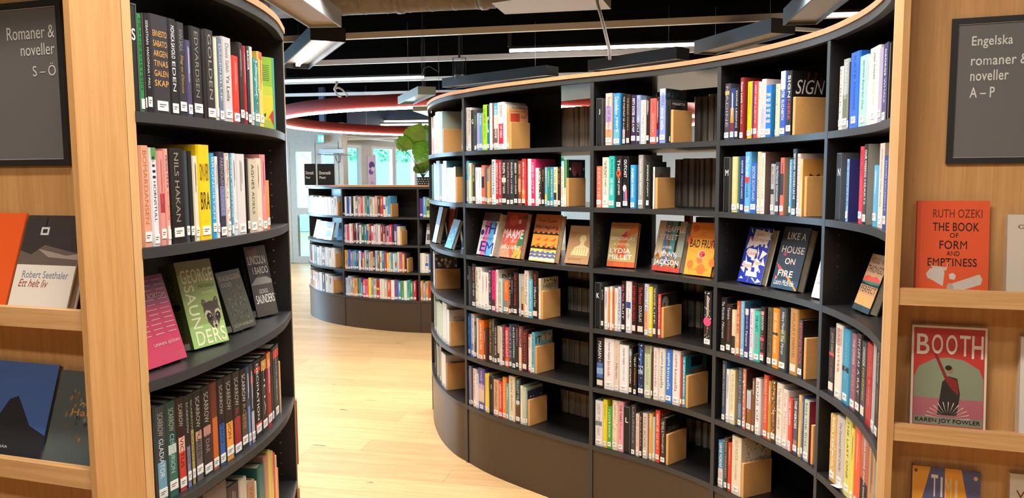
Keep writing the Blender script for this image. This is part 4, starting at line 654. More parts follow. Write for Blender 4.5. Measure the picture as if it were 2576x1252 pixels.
# left case, third shelf
g = zz(350, 600, 3.383)
dash = [('r', .1+.3*i+.02*(j % 3), .94-.055*j, .34+.3*i, .948-.055*j, 'e8b8c8') for i in range(3) for j in range(14) if not (j == 3 and i) and j != 12 and j != 13]
display(g(60, 1125), g(408, 1005), 697, Z3, [('r', 0, 0, 1, 1, 'c83a5c'), ('r', 0, .66, 1, 1, 'a84a78'), ('r', 0, .84, 1, 1, '8c5080')]+dash+[('t', .5, .74, .42, .055, 'BORTOM', 'f0d0dc', 'b'), ('t', .32, .2, .62, .05, 'LINNEA SJÖDIN', 'f0c0c8', '')], 'b83a60', .012, 'magenta face-out book with dashed lines, nearest the wooden end', .3)
rac = [('p', [(.5, .44), (.47, .49), (.5, .535), (.56, .53), (.6, .49), (.7, .505), (.8, .495), (.86, .54), (.92, .55), (.95, .5), (.93, .44), (.96, .38), (.93, .31), (.86, .24), (.8, .19), (.73, .165), (.66, .18), (.58, .235), (.51, .3), (.48, .37)], '4e423c'), ('e', .53, .5, .025, .018, '8c7868'), ('e', .9, .515, .022, .018, '8c7868'), ('p', [(.49, .37), (.56, .405), (.66, .39), (.7, .33), (.62, .3), (.54, .28), (.5, .31)], 'c8c09c'), ('p', [(.95, .37), (.9, .405), (.8, .39), (.77, .33), (.84, .3), (.9, .28), (.945, .31)], 'c8c09c'), ('p', [(.53, .345), (.6, .375), (.68, .35), (.69, .3), (.6, .27), (.54, .29)], '241c18'), ('p', [(.93, .345), (.87, .375), (.79, .35), (.78, .3), (.86, .27), (.92, .29)], '241c18'), ('e', .63, .33, .018, .012, 'b0a890'), ('e', .84, .33, .018, .012, 'b0a890'), ('e', .735, .225, .075, .05, 'b8b094'), ('e', .735, .3, .03, .07, '6a5c50'), ('e', .735, .205, .032, .018, '141010'), ('r', .728, .17, .742, .2, '2c2420')]
display(g(470, 945), g(765, 862), 657, Z3, [('r', 0, 0, 1, 1, '9cb468'), ('r', 0, .85, 1, 1, '8a9058'), ('r', 0, 0, 1, .25, 'a8d078'), ('t', .08, .74, .88, .16, 'GEORGE', 'f0e8b8', 'b'), ('t', .5, .67, .45, .04, 'PASTORALIA', '3a4020', 'b'), ('t', .55, .6, .35, .03, 'OCH ANDRA', 'e8e8b0', '')]+[('v', .1, .22, .27, .5, 'SAUN', 'f0f0c8', 'b')]+rac+[('t', .12, .02, .84, .17, 'DERS', 'f4f4c8', 'b')], '8aa060', .05, 'thick green face-out book with a raccoon face', .25, left_spine=[('r', 0, 0, 1, 1, '6a7440'), ('v', .3, .55, .4, .35, 'GEORGE', '3c4424', 'b'), ('e', .5, .5, .3, .04, '28241c'), ('v', .3, .1, .4, .33, 'PASTORALIA', '3c4424', 'b'), ('r', .15, .01, .8, .08, 'e8e0c8')])
display(g(805, 800), g(998, 730), 681, Z3, [('r', 0, 0, 1, 1, '44463a'), ('s', .1, .15, .9, .75, 90, .005, ['5c6444', '34382c', '6c6a50', '2c3024']), ('t', .06, .84, .88, .09, 'SKALBAGGENS', 'b8ac88', ''), ('t', .1, .74, .4, .08, 'DÖD', 'b8ac88', ''), ('t', .1, .06, .8, .05, 'SCHWEBLIN', 'a09880', '')], '403c34', .022, 'murky olive face-out book with pale title, between green and grey books', .3, left_spine=[('r', 0, 0, 1, 1, '38342e'), ('r', .2, .02, .9, .12, 'ddd4c0')])
display(g(1010, 672), g(1185, 630), 619, Z3, [('r', 0, 0, 1, 1, '4a4440'), ('r', 0, .45, 1, .55, '8c8884'), ('p', [(.1, .95), (.6, .98), (.5, .8), (.2, .82)], '7a5848'), ('p', [(0, .45), (.5, .62), (1, .5), (1, .7), (0, .75)], '2c2c30'), ('t', .08, .74, .8, .12, 'LINCOLN', 'e8e4dc', ''), ('t', .2, .6, .72, .1, 'I BARDO', 'd8d4cc', ''), ('t', .3, .32, .42, .06, 'GEORGE', 'c8c4bc', ''), ('t', .1, .18, .86, .12, 'SAUNDERS', 'f0ece4', '')], '38343a', .026, 'smoky grey face-out book with white hand-drawn lettering', .22, left_spine=[('r', 0, 0, 1, 1, '2c2a2e'), ('v', .3, .3, .4, .6, 'SAUNDERS', '8c8888', ''), ('r', .1, .01, .9, .1, 'ece4d8')])
display((660, 326.5), (694, 328.5), 137, ZS[1]-.006, [('r', 0, 0, 1, 1, 'd8c840'), ('r', 0, .55, 1, 1, '8cb83c'), ('r', 0, .48, 1, .6, 'b8c840'), ('r', 0, 0, 1, .14, 'a8b840')]+[('r', .06, .88-.025*i, .62, .888-.025*i, '4a6830') for i in range(9)]+[('p', [(.4, .14), (.8, .28), (.95, .2), (.95, .06), (.8, .08), (.6, .18)], 'c03830'), ('p', [(.05, .2), (.3, .24), (.28, .18)], '4a5028'), ('r', .86, 0, 1, 1, '50a898')], 'b8c850', .03, 'green and yellow book turned sideways at the far end of the top row', .0, stand=False, hh=.2)
# low case, second shelf
q = zz(760, 470, 7.364)
for a, b, yt, c1, c2, lb in (((205, 925), (265, 935), 552, '8890a0', '484c58', 'dark narrow face-out book at the window end of the low bookcase'), ((262, 950), (400, 965), 556, 'e8e4e4', 'e0b8a0', 'white and peach face-out book on the low bookcase'), ((398, 975), (540, 988), 558, 'e8ecf0', 'a8b8d0', 'white and pale blue face-out book on the low bookcase'), ((640, 985), (735, 990), 560, '70b0e0', '4890c8', 'blue face-out book beside the first upright of the low bookcase'), ((2285, 1060), (2400, 1062), 563, 'e0dcd8', '605850', 'white face-out book with dark top on the low bookcase')):
    display(q(*a), q(*b), yt, FZ[2], [('r', 0, 0, 1, 1, c1), ('r', .15, .2, .85, .5, c2), ('r', .2, .7, .8, .74, '556')], c1, .02, lb, .25, group='face-out books on the low bookcase')

# ------------------------------------------------------------------ wooden display racks on the case ends
def rack(name, label, P, tdir, out, width, depth, ztop, ledges, flip, end_th=.022):
    """P: front edge corner of the case end; tdir: along the rack face away from the aisle; out: towards the viewer"""
    t = Vector((*tdir, 0)).normalized(); n = Vector((*out, 0)).normalized()
    r = empty(name, (P[0], P[1], 0), math.atan2(t.y, t.x), label=label, cat='display rack')
    s = 1 if flip else -1          # local x = t, local y = -n or n
    Ml = Matrix(((t.x, -t.y, 0), (t.y, t.x, 0), (0, 0, 1)))
    ly = -n.dot(Vector((-t.y, t.x, 0)))   # +1 when local +y points away from the viewer
    sg = 1 if ly > 0 else -1
    def Y(a): return -a*sg        # distance towards the viewer -> local y
    def bx(mb, x0, x1, a0, a1, z0, z1): mb.box(x0, x1, min(Y(a0), Y(a1)), max(Y(a0), Y(a1)), z0, z1)
    m = MB(); bx(m, 0, width, -end_th, 0, 0, ztop); m.build('end_board', wood('end_board_ash', 'e0b47c', 'd0a068'), r)
    m = MB(); bx(m, .014, width-.02, .002, .014, 0, ztop); m.build('back_panel', ASHV, r)
    m = MB(); bx(m, 0, .0135, .002, depth, 0, ztop); m.build('side_board', ASHV, r)
    m = MB(); bx(m, width-.0195, width, .002, depth, 0, ztop); m.build('side_board', ASHV, r)
    for z in ledges:
        m = MB(); bx(m, .014, width-.02, depth-.022, depth-.004, z-.037, z); m.build('ledge_front', ASHL, r)
        m = MB(); bx(m, .014, width-.02, .0145, depth-.0225, z-.037, z-.022); m.build('ledge_bottom', ASHL, r)
    m = MB(); bx(m, 0, width, .002, depth, ztop+.0005, ztop+.02); m.build('rack_top', ASHV, r)
    return r, t, n
LP = LEFT.pt(0, .0); lt = LEFT.tan(.02)
LN = Vector((-.30, -.954)); LT = Vector((-.954, .30))
lp0 = Vector((LP.x, LP.y))+LN*.003
ladd = .119
def lz(py, px=210): # height of a line on the front plane of the left rack
    pp = Vector((lp0.x, lp0.y, 1))+Vector((LN.x, LN.y, 0))*(ladd-.004); return at_plane(px, py, pp, Vector((LN.x, LN.y, 0))).z
LLED = [lz(783), lz(1184, 228), .72-.0]
LLED[2] = 2*LLED[1]-LLED[0]
rl, _, _ = rack('display_rack', 'pale ash rack with ledges and the grey S to Ö sign', (lp0.x, lp0.y), (LT.x, LT.y), (LN.x, LN.y), .62, ladd, 2.05, LLED, True)
RP = MAIN.pt(MAIN.L, 0); RN = Vector((-.32, -.947)).normalized(); RT = Vector((.947, -.32)).normalized()
rp0 = Vector((RP.x, RP.y))+RN*.003
def rz(py, px): 
    pp = Vector((rp0.x, rp0.y, 1))+Vector((RN.x, RN.y, 0))*(ladd-.004); return at_plane(px, py, pp, Vector((RN.x, RN.y, 0))).z
RLED = [rz(725, 2268), rz(1067, 2252)]; RLED.append(2*RLED[1]-RLED[0])
rrk, _, _ = rack('display_rack', 'orange-toned ash rack with ledges and the grey A to P sign', (rp0.x, rp0.y), (RT.x, RT.y), (RN.x, RN.y), .62, ladd, 2.05, RLED, False)
kn = MB(); kn.v = []
SIGNG = mat('sign_grey', '6e6b68', .45)
def sign(P0, N2, T2, c00, c10, ytop, ybot, lines, label, align):
    """a framed grey panel lying on the rack's back panel"""
    N3 = Vector((N2.x, N2.y, 0)); T3 = Vector((T2.x, T2.y, 0)); base = Vector((P0.x, P0.y, 1))+N3*.0145
    A = at_plane(c00, ybot, base, N3); B = at_plane(c10, ybot, base, N3); C = at_plane(c00, ytop, base, N3)
    z0, z1 = A.z, C.z; e = (B-A); e.z = 0; w = e.length; e.normalize()
    r = empty('sign', (A.x, A.y, z0), math.atan2(e.y, e.x), label=label, cat='sign'); h = z1-z0
    f = MB(); b = .013
    f.box(0, w, -.006, 0, 0, b); f.box(0, w, -.006, 0, h-b, h); f.box(0, b, -.006, 0, b, h-b); f.box(w-b, w, -.006, 0, b, h-b); f.build('frame', mat('black_frame', '1e1e1e', .5), r)
    f = MB(); f.box(b, w-b, -.003, -.0005, b, h-b); f.build('panel', SIGNG, r)
    f = MB(); e2 = .0012
    for (x0, x1, q0, q1) in ((b, w-b, b, b+e2), (b, w-b, h-b-e2, h-b)): f.box(x0, x1, -.0052, -.003, q0, q1)
    f.build('edge_strip', mat('pale_edge', 'b8b4ac', .4), r)
    l = MB(); art(l, (0, -.0034, 0), (w, 0, 0), (0, 0, h), lines(w, h), .0003); l.build('lettering', PRINT, r)
    return r
TX = 'e4e2da'
sign(lp0, LN, LT, -95, 181, 21, 420, lambda w, h: [('t', .515, .775, .415, .078, 'Romaner &', TX, ''), ('t', .63, .675, .295, .072, 'noveller', TX, ''), ('t', .725, .548, .2, .078, 'S – Ö', TX, '')], 'grey sign in black frame lettered Romaner & noveller S – Ö', 'r')
sign(rp0, RN, RT, 2378, 2690, 50, 412, lambda w, h: [('t', .17, .79, .33, .085, 'Engelska', TX, 'b'), ('t', .17, .675, .46, .068, 'romaner &', TX, 'b'), ('t', .17, .57, .31, .072, 'noveller', TX, 'b'), ('t', .17, .455, .205, .072, 'A – P', TX, 'b')], 'grey sign in black frame lettered Engelska romaner & noveller A – P', 'l')

def rackbook(P0, N2, T2, sgn, bl, br, yt, zled, items, col, thick, label, lean=.12, out=.06, side=None):
    """book standing in a ledge, leaning on the back panel; corners read on the cover plane"""
    N3 = Vector((N2.x, N2.y, 0)); zb = zled-.0215
    base = Vector((P0.x, P0.y, 1))+N3*out
    A = at_plane(*bl, base, N3); B = at_plane(*br, base, N3); e = B-A; e.z = 0; w = e.length; e.normalize(); C = (A+B)/2; C.z = zb
    inw = -N3
    for i in range(100):
        h = .1+i*.002; T = C+inw*h*math.sin(lean)+Vector((0, 0, h*math.cos(lean)))
        if proj(*T)[1] <= yt: break
    tilt = 0
    r = empty('book', C, math.atan2(e.y, e.x), label=label, cat='book', group='books on the wooden racks')
    Rm = Matrix.Rotation(-lean, 4, 'X'); tk = .0028
    c = MB(); c.box(-w/2, w/2, 0, tk, 0, h, col); c.box(-w/2, w/2, thick-tk, thick, 0, h, col); c.box(-w/2, -w/2+tk, tk, thick-tk, 0, h, side or col)
    p = MB(); p.box(-w/2+tk, w/2-.004, tk, thick-tk, .003, h-.004)
    pr = MB(); art(pr, (-w/2, 0, 0), (w, 0, 0), (0, 0, h), items, .0004)
    for m in (c, p, pr): m.v = [tuple(Rm @ Vector(v)) for v in m.v]
    c.build('cover', COVER, r); p.build('page_block', PAPER, r); pr.build('cover_print', PRINT, r); return r
L0z, L1z = LLED[0], LLED[1]
rackbook(lp0, LN, LT, 1, (14, 790), (162, 790), 543, L0z, [('r', 0, 0, 1, .5, 'e8dccc'), ('r', 0, .5, 1, 1, '3c3430'), ('p', [(0, .5), (1, .5), (1, .62), (.7, .66), (.4, .7), (.2, .6), (0, .64)], '6a5a50'), ('p', [(.3, .66), (.8, .6), (1, .62), (1, .56), (.5, .58)], 'a09080'), ('r', .28, .8, .42, .88, 'd8d0c8'), ('r', .31, .82, .39, .86, '3a302c'), ('r', .34, .88, .36, .98, '1c1814'), ('t', .13, .37, .78, .07, 'Robert Seethaler', '7a8094', ''), ('t', .1, .28, .5, .075, 'Ett helt liv', '9c4030', 'i')], 'cfc3b2', .022, 'book with dark landscape above cream lower half, on upper ledge of S to Ö rack', .33, .086)
rackbook(lp0, LN, LT, 1, (-110, 790), (8, 790), 537, L0z, [('r', 0, 0, 1, 1, 'e85a20')], 'e05820', .026, 'orange book cut by the picture edge, on upper ledge of S to Ö rack', .33, .086)
rackbook(lp0, LN, LT, 1, (-70, 1190), (96, 1190), 912, L1z, [('r', 0, 0, 1, 1, '5070b0'), ('r', 0, 0, 1, .28, '34405c'), ('p', [(0, 0), (1, 0), (1, .3), (.75, .38), (.6, .55), (.5, .66), (.38, .62), (.25, .42), (0, .3)], '2c2c30'), ('t', .36, .14, .14, .03, 'HÄR', 'd8d4d0', '')], '3c5488', .036, 'blue book with dark peak, on lower ledge of S to Ö rack', .33, .086)
rackbook(lp0, LN, LT, 1, (104, 1195), (262, 1195), 936, L1z, [('r', 0, 0, 1, 1, '5c6460'), ('s', .2, .3, .9, .8, 60, .006, ['7a6048', '4c5654', 'a07848', '848c88']), ('t', .4, .64, .5, .05, 'Maggie', 'c8b88c', 'i'), ('t', .3, .55, .66, .07, 'Hamnet', 'd89858', 'b'), ('e', .6, .8, .1, .04, 'b06848')], '545c5c', .03, 'grey-green plastic-wrapped book beside blue one on lower ledge of S to Ö rack', .33, .086)
R0z, R1z, R2z = RLED
cup = [('p', [(.16, .46), (.22, .38), (.42, .36), (.44, .42), (.46, .44), (.42, .31), (.24, .33)], 'cdbfae'), ('p', [(.14, .26), (.2, .34), (.38, .33), (.4, .28), (.38, .08), (.24, .16), (.16, .2)], 'd4c8b8'), ('p', [(.46, .26), (.52, .28), (.56, .24), (.54, .18), (.47, .19)], 'd8ccbc'), ('p', [(.44, .1), (.88, .27), (.92, .2), (.9, .12), (.56, .0), (.46, .02)], 'd0c4b4'), ('e', .48, .06, .05, .05, 'b8a898')]
rackbook(rp0, RN, RT, 1, (2303, 733), (2485, 745), 505, R0z, [('r', 0, 0, 1, 1, 'e85a2c'), ('r', 0, 0, .05, 1, 'd85028'), ('t', .22, .82, .68, .09, 'RUTH OZEKI', '7c2814', 'b'), ('t', .22, .68, .64, .09, 'THE BOOK', '241410', 'b'), ('t', .46, .61, .12, .05, 'OF', '241410', 'b'), ('t', .32, .49, .38, .09, 'FORM', '241410', 'b'), ('t', .42, .42, .18, .05, 'AND', '241410', 'b'), ('t', .16, .31, .68, .085, 'EMPTINESS', '241410', 'b')]+[(q[0], [(a, b*.72+.04) for a, b in q[1]], q[2]) if q[0] == 'p' else (q[0], q[1], q[2]*.72+.04, *q[3:]) for q in cup], 'd84c24', .03, 'orange book with broken cup picture on upper ledge of A to P rack', .1, .05)
rackbook(rp0, RN, RT, 1, (2530, 748), (2700, 760), 541, R0z, [('r', 0, 0, 1, 1, 'd8cbb8'), ('t', .16, .83, .5, .05, 'GREAT', '4a4038', '')], 'cfc2ae', .026, 'cream book at the frame edge on upper ledge of A to P rack', .1, .05)
rays = [('p', [(.5+.09*math.cos(a), .1+.06*math.sin(a)), (.5+.3*math.cos(a+.02), .1+.17*math.sin(a+.02)), (.5+.3*math.cos(a-.02), .1+.17*math.sin(a-.02))], 'f0e0c0') for a in [.1+.24*i for i in range(13)]]
rackbook(rp0, RN, RT, 1, (2288, 1080), (2478, 1095), 822, R1z, [('r', 0, 0, 1, 1, 'e8dcc8'), ('r', .03, .03, .97, .98, 'c83a34'), ('p', [(.04, .04), (.96, .04), (.96, .5), (.9, .6), (.7, .68), (.5, .7), (.3, .68), (.1, .6), (.04, .5)], 'b86870'), ('p', [(.04, .3), (.96, .3), (.96, .5), (.9, .6), (.7, .68), (.5, .7), (.3, .68), (.1, .6), (.04, .5)], '8c9478'), ('r', .04, .04, .96, .12, '8a8c78'), ('p', [(.36, .14), (.62, .14), (.66, .35), (.62, .5), (.5, .52), (.42, .46)], '2e2a26'), ('p', [(.3, .73), (.34, .74), (.48, .52), (.62, .48), (.64, .34), (.54, .4), (.46, .48)], '8a2824'), ('e', .52, .58, .045, .035, '9c7860'), ('e', .5, .6, .045, .025, '2c1c14')]+rays+[('t', .07, .72, .17, .2, 'B', 'f0e0d0', 'b'), ('t', .27, .73, .15, .19, 'O', 'f0e0d0', 'b'), ('t', .46, .73, .15, .19, 'O', 'f0e0d0', 'b'), ('t', .64, .72, .14, .2, 'T', 'f0e0d0', 'b'), ('t', .8, .7, .15, .22, 'H', 'f0e0d0', 'b'), ('t', .07, .055, .86, .05, 'KAREN JOY FOWLER', '24201c', 'b')], 'c8b09c', .032, 'red book with large pale title and figure raising an arm, A to P rack', .1, .05)
rackbook(rp0, RN, RT, 1, (2562, 1100), (2720, 1110), 852, R1z, [('r', 0, 0, 1, 1, 'e4dcd0'), ('e', .2, .5, .1, .03, 'c86848')], 'e0d8cc', .03, 'white book at the frame edge on middle ledge of A to P rack', .1, .05)
rackbook(rp0, RN, RT, 1, (2290, 1400), (2462, 1412), 1178, R2z, [('r', 0, 0, 1, 1, 'f0a030'), ('p', [(.27, 1), (.48, 1), (.48, .5), (.1, .5)], '5a5c84'), ('p', [(.72, 1), (1, 1), (1, .3), (.86, .5)], '5a5c84'), ('p', [(.1, .5), (.9, .5), (.9, .3), (.1, .3)], '5a5c84'), ('t', .28, .68, .1, .24, 'T', 'e8dcd0', 'b'), ('r', .42, .68, .45, .9, 'e8dcd0'), ('t', .49, .66, .09, .24, 'M', 'f0c890', 'b'), ('r', .63, .66, .67, .88, 'f0c890'), ('e', .05, .95, .025, .02, '6a5030'), ('e', .93, .92, .03, .022, 'f0b060')], '5a5c84', .024, 'orange and blue book on lowest visible ledge of A to P rack', .1, .05)
rackbook(rp0, RN, RT, 1, (2536, 1410), (2700, 1420), 1200, R2z, [('r', 0, 0, 1, 1, 'e4d8c0'), ('t', .1, .75, .5, .08, 'WIT', '802c24', 'b'), ('t', .1, .6, .5, .08, 'TRE', '802c24', 'b')], 'dccfb8', .024, 'cream book beside the orange and blue one on A to P rack', .1, .05)
# far end of the left case: narrow wooden end with a few books
fe = LEFT.pt(LEFT.L, 0); ft = LEFT.tan(LEFT.L-.01)
fT = Vector((-ft.y, ft.x)); 
rf, _, _ = rack('display_rack', 'ash end rack facing the low bookcase, seen edge-on past the S to Ö bookcase', (fe.x+ft.x*.003, fe.y+ft.y*.003), (fT.x, fT.y), (ft.x, ft.y), .3, .02, 1.96, [], True, .002)
for z, c, lb in ((.62, 'a03838', 'dark red plastic-wrapped book edge sticking out past the S to Ö bookcase'), (.33, 'a8744c', 'brown book edge sticking out low past the S to Ö bookcase')):
    b = MB(); b.box(-.012, .012, 0, .14, 0, .21, c); o = b.build('book', COVER); P = fe+ft*.045-fT*.012
    o.location = (P.x-.01, P.y, z); o.rotation_euler = (0, 0, math.atan2(fT.y, fT.x)-PI/2+.02); tag(o, lb, 'book')

# ------------------------------------------------------------------ room shell
ANG = math.radians(-12); RD = Vector((math.cos(ANG), math.sin(ANG), 0)); RP_ = Vector((-RD.y, RD.x, 0))
def floor_mat(name, tiled):
    m = mat(name, 'd9aa72', .38, spec=.4); N, L, b = nodes(m)
    t = N.new('ShaderNodeTexCoord'); oi = N.new('ShaderNodeObjectInfo')
    ad = N.new('ShaderNodeVectorMath'); ad.operation = 'MULTIPLY_ADD'; ad.inputs[1].default_value = (37, 23, 0)
    cb = N.new('ShaderNodeCombineXYZ'); L.new(oi.outputs['Random'], cb.inputs[0]); L.new(oi.outputs['Random'], cb.inputs[1])
    L.new(cb.outputs[0], ad.inputs[0]); L.new(t.outputs['Object'], ad.inputs[2])
    mp = N.new('ShaderNodeMapping'); mp.inputs['Scale'].default_value = (1.3, 22, 1); L.new(ad.outputs[0], mp.inputs[0])
    n = N.new('ShaderNodeTexNoise'); n.inputs['Scale'].default_value = 1.6; n.inputs['Detail'].default_value = 7; n.inputs['Distortion'].default_value = 1.4; L.new(mp.outputs[0], n.inputs['Vector'])
    r = N.new('ShaderNodeValToRGB'); e = r.color_ramp.elements; e[0].position = .25; e[0].color = (*lin('c29763'), 1); e[1].position = .62; e[1].color = (*lin('d8b07c'), 1); L.new(n.outputs[0], r.inputs[0])
    hs = N.new('ShaderNodeHueSaturation'); vv = N.new('ShaderNodeMapRange'); vv.inputs[3].default_value = .86; vv.inputs[4].default_value = 1.1
    L.new(oi.outputs['Random'], vv.inputs[0]); L.new(vv.outputs[0], hs.inputs['Value']); L.new(r.outputs[0], hs.inputs['Color'])
    mp2 = N.new('ShaderNodeMapping'); mp2.inputs['Scale'].default_value = (1.15, 3.4, 1); L.new(ad.outputs[0], mp2.inputs[0])
    vo = N.new('ShaderNodeTexVoronoi'); vo.inputs['Scale'].default_value = 2.3; nz = N.new('ShaderNodeTexNoise'); nz.inputs['Scale'].default_value = 9; L.new(mp2.outputs[0], nz.inputs['Vector'])
    am = N.new('ShaderNodeVectorMath'); am.operation = 'MULTIPLY_ADD'; am.inputs[1].default_value = (.25, .12, 0); L.new(nz.outputs['Color'], am.inputs[0]); L.new(mp2.outputs[0], am.inputs[2]); L.new(am.outputs[0], vo.inputs['Vector'])
    kr = N.new('ShaderNodeValToRGB'); k = kr.color_ramp.elements; k[0].position = .05; k[0].color = (1, 1, 1, 1); k[1].position = .085; k[1].color = (0, 0, 0, 1); L.new(vo.outputs['Distance'], kr.inputs[0])
    mx = N.new('ShaderNodeMix'); mx.data_type = 'RGBA'; L.new(kr.outputs[0], mx.inputs[0]); L.new(hs.outputs[0], mx.inputs[6]); mx.inputs[7].default_value = (*lin('4a3020'), 1)
    L.new(mx.outputs[2], b.inputs['Base Color'])
    bp = N.new('ShaderNodeBump'); bp.inputs['Strength'].default_value = .08; bp.inputs['Distance'].default_value = .002; L.new(n.outputs[0], bp.inputs['Height']); L.new(bp.outputs[0], b.inputs['Normal'])
    return m
FM = floor_mat('oak_plank', False)
fl = empty('floor'); fl['kind'] = 'structure'
m = MB(); c = Vector((0, 8, 0)); 
quad = [c+RD*a+RP_*b for a, b in ((-12, -13), (12, -13), (12, 14), (-12, 14))]
m.prism([(v.x, v.y) for v in quad], -.06, -.0105); o = m.build('subfloor', FM, fl)
PW, PL = .178, 2.1; pm = MB(); pm.prism([(-PL/2+.0006, -PW/2+.0006), (PL/2-.0006, -PW/2+.0006), (PL/2-.0006, PW/2-.0006), (-PL/2+.0006, PW/2-.0006)], -.0100, 0); pmesh = pm.mesh('plank', FM)
rn = random.Random(5); np_ = 0
r0 = int(-2/PW); 
for j in range(-14, 70):
    yy = j*PW; off = rn.uniform(0, PL); near = j < 34
    for i in range(-4, 5):
        c = RD*(i*PL+off)+RP_*(yy+.3)
        # only where the aisle between and beyond the cases shows
        if c.y < 2.2 or c.y > 14: continue
        if not (-.62*c.y-1.1 < c.x < max(1.2, .1*c.y)): continue
        if np_ >= 290: break
        o = bpy.data.objects.new('plank', pmesh); o.location = c; o.rotation_euler = (0, 0, ANG); o.parent = fl; COL.objects.link(o); np_ += 1
# everything outside that region: floor boards joined
rest = MB()
for j in range(-60, 90):
    rn2 = random.Random(j)
    yy = j*PW; off = rn2.uniform(0, PL)
def slab(name, poly, z0, z1, m, kind='structure'):
    b = MB(); b.prism(poly, z0, z1); o = b.build(name, m); o['kind'] = kind; return o
def wall(name, a, b, z0, z1, th, m, parent=None):
    a = Vector(a); b = Vector(b); d = (b-a).normalized(); n = Vector((-d.y, d.x))*th
    mb = MB(); mb.prism([(a.x, a.y), (b.x, b.y), (b.x+n.x, b.y+n.y), (a.x+n.x, a.y+n.y)], z0, z1); o = mb.build(name, m, parent)
    if not parent: o['kind'] = 'structure'
    return o
slab('ceiling', [(-6.75, -3.2), (9.2, -3.2), (10.2, 16.2), (1.2, 18.2), (-.4, 19.3), (-3.4, 14.0), (-6.75, 14.9)], 3.12, 3.2, CEIL)
# door wall (along the building grid) with two glazed openings
DW = Vector((-3.85, 13.85)); rd2 = Vector((RD.x, RD.y))
def onw(px, z=1.6):      # distance along the door wall for a picture column
    p = at_plane(px, 500, Vector((DW.x, DW.y, 0)), RP_); return (Vector((p.x, p.y))-DW).dot(rd2)
def W2(s): p = DW+rd2*s; return (p.x, p.y)
e1, e2 = onw(747), onw(786); e3, e4 = onw(797), onw(842); eR = onw(866)
wall('wall_back', W2(-4.5), W2(e1-.12), 0, 2.5, .2, WALLM)
wall('wall_back.001', W2(e4+.1), W2(eR), 0, 2.5, .2, WALLM)
wall('wall_back.002', W2(e1-.12), W2(e4+.1), 2.17, 2.5, .2, WALLM)
wall('wall_upper', W2(-4.5), W2(eR), 2.5, 3.12, .2, CEIL)
def door(nm, a, b, zt):
    r = empty(nm); r['kind'] = 'structure'
    wall('door_frame', W2(a-.115), W2(a), 0, zt, .08, WALLM, r); wall('door_frame', W2(b), W2(b+.09), 0, zt, .08, WALLM, r)
    wall('door_frame', W2(a), W2(b), zt-.17, zt, .08, WALLM, r); wall('door_panel', W2(a), W2(b), 0, .12, .08, WALLM, r); wall('door_rail', W2(a), W2(b), .88, 1.0, .08, WALLM, r)
    wall('door_pane', W2(a), W2(b), .12, .88, .012, GLASS, r); wall('door_pane', W2(a), W2(b), 1.0, zt-.17, .012, GLASS, r)
door('door_1', e1, e2-.0, 2.17); door('door_2', e3+.1, e4, 2.17)
# door closer and cable
dc = empty('door_closer', label='grey door closer with swinging arm above the glazed doors', cat='door closer')
n3 = -RP_
def onp(px, py, d=.06): p = at_plane(px, py, Vector((DW.x, DW.y, 0))+n3*d, RP_); return p
b = MB(); b.bar(onp(805, 380), onp(866, 380), .08, .07); b.build('housing', LGREY, dc)
b = MB(); b.bar(onp(797, 388, .12), onp(884, 390, .12), .02, .015); b.build('arm', DGREY, dc)
b = MB(); b.tube([onp(844, 392, .1), onp(846, 402, .1), onp(850, 409, .1), onp(855, 407, .1), onp(856, 398, .1), onp(855, 390, .1)], .008, 6); b.build('cable', mat('black_cable', '151515', .5), dc)
b = MB(); b.bar(onp(856, 345, .02), onp(857, 372, .02), .05, .03); o = b.build('wall_conduit', WALLM); tag(o, 'short painted conduit on the wall beside the exit sign', 'conduit')
# exit sign
es = empty('exit_sign', label='green illuminated emergency exit sign above the glazed doors', cat='exit sign')
A_ = onp(799, 358, .12); B_ = onp(815, 358, .12)
b = MB(); b.bar(onp(796.5, 350, .1), onp(815.5, 350, .1), .05, .14); b.build('housing', mat('sign_housing', '8c877f', .5), es)
EG = mat('exit_green', '20b080', .4, emit=(.02, .75, .42), es=1.4); EW = mat('exit_white', 'e8fff4', .4, emit=(.8, 1, .9), es=1.6)
P0_ = onp(800, 357.5, .13); ev = (onp(815, 357.5, .13)-P0_); vv_ = Vector((0, 0, .122))
b = MB(); b.add([P0_, P0_+ev, P0_+ev+vv_, P0_+vv_], [(0, 1, 2, 3)]); b.build('panel', EG, es)
b = MB(); q = P0_+n3*.003
b.add([q+ev*.2+vv_*.45, q+ev*.3+vv_*.2, q+ev*.4+vv_*.45, q+ev*.36+vv_*.8, q+ev*.24+vv_*.8], [(0, 1, 2, 3, 4)]); b.add([q+ev*.6+vv_*.12, q+ev*.88+vv_*.12, q+ev*.88+vv_*.85, q+ev*.6+vv_*.85], [(0, 1, 2, 3)]); b.build('pictogram', EW, es)
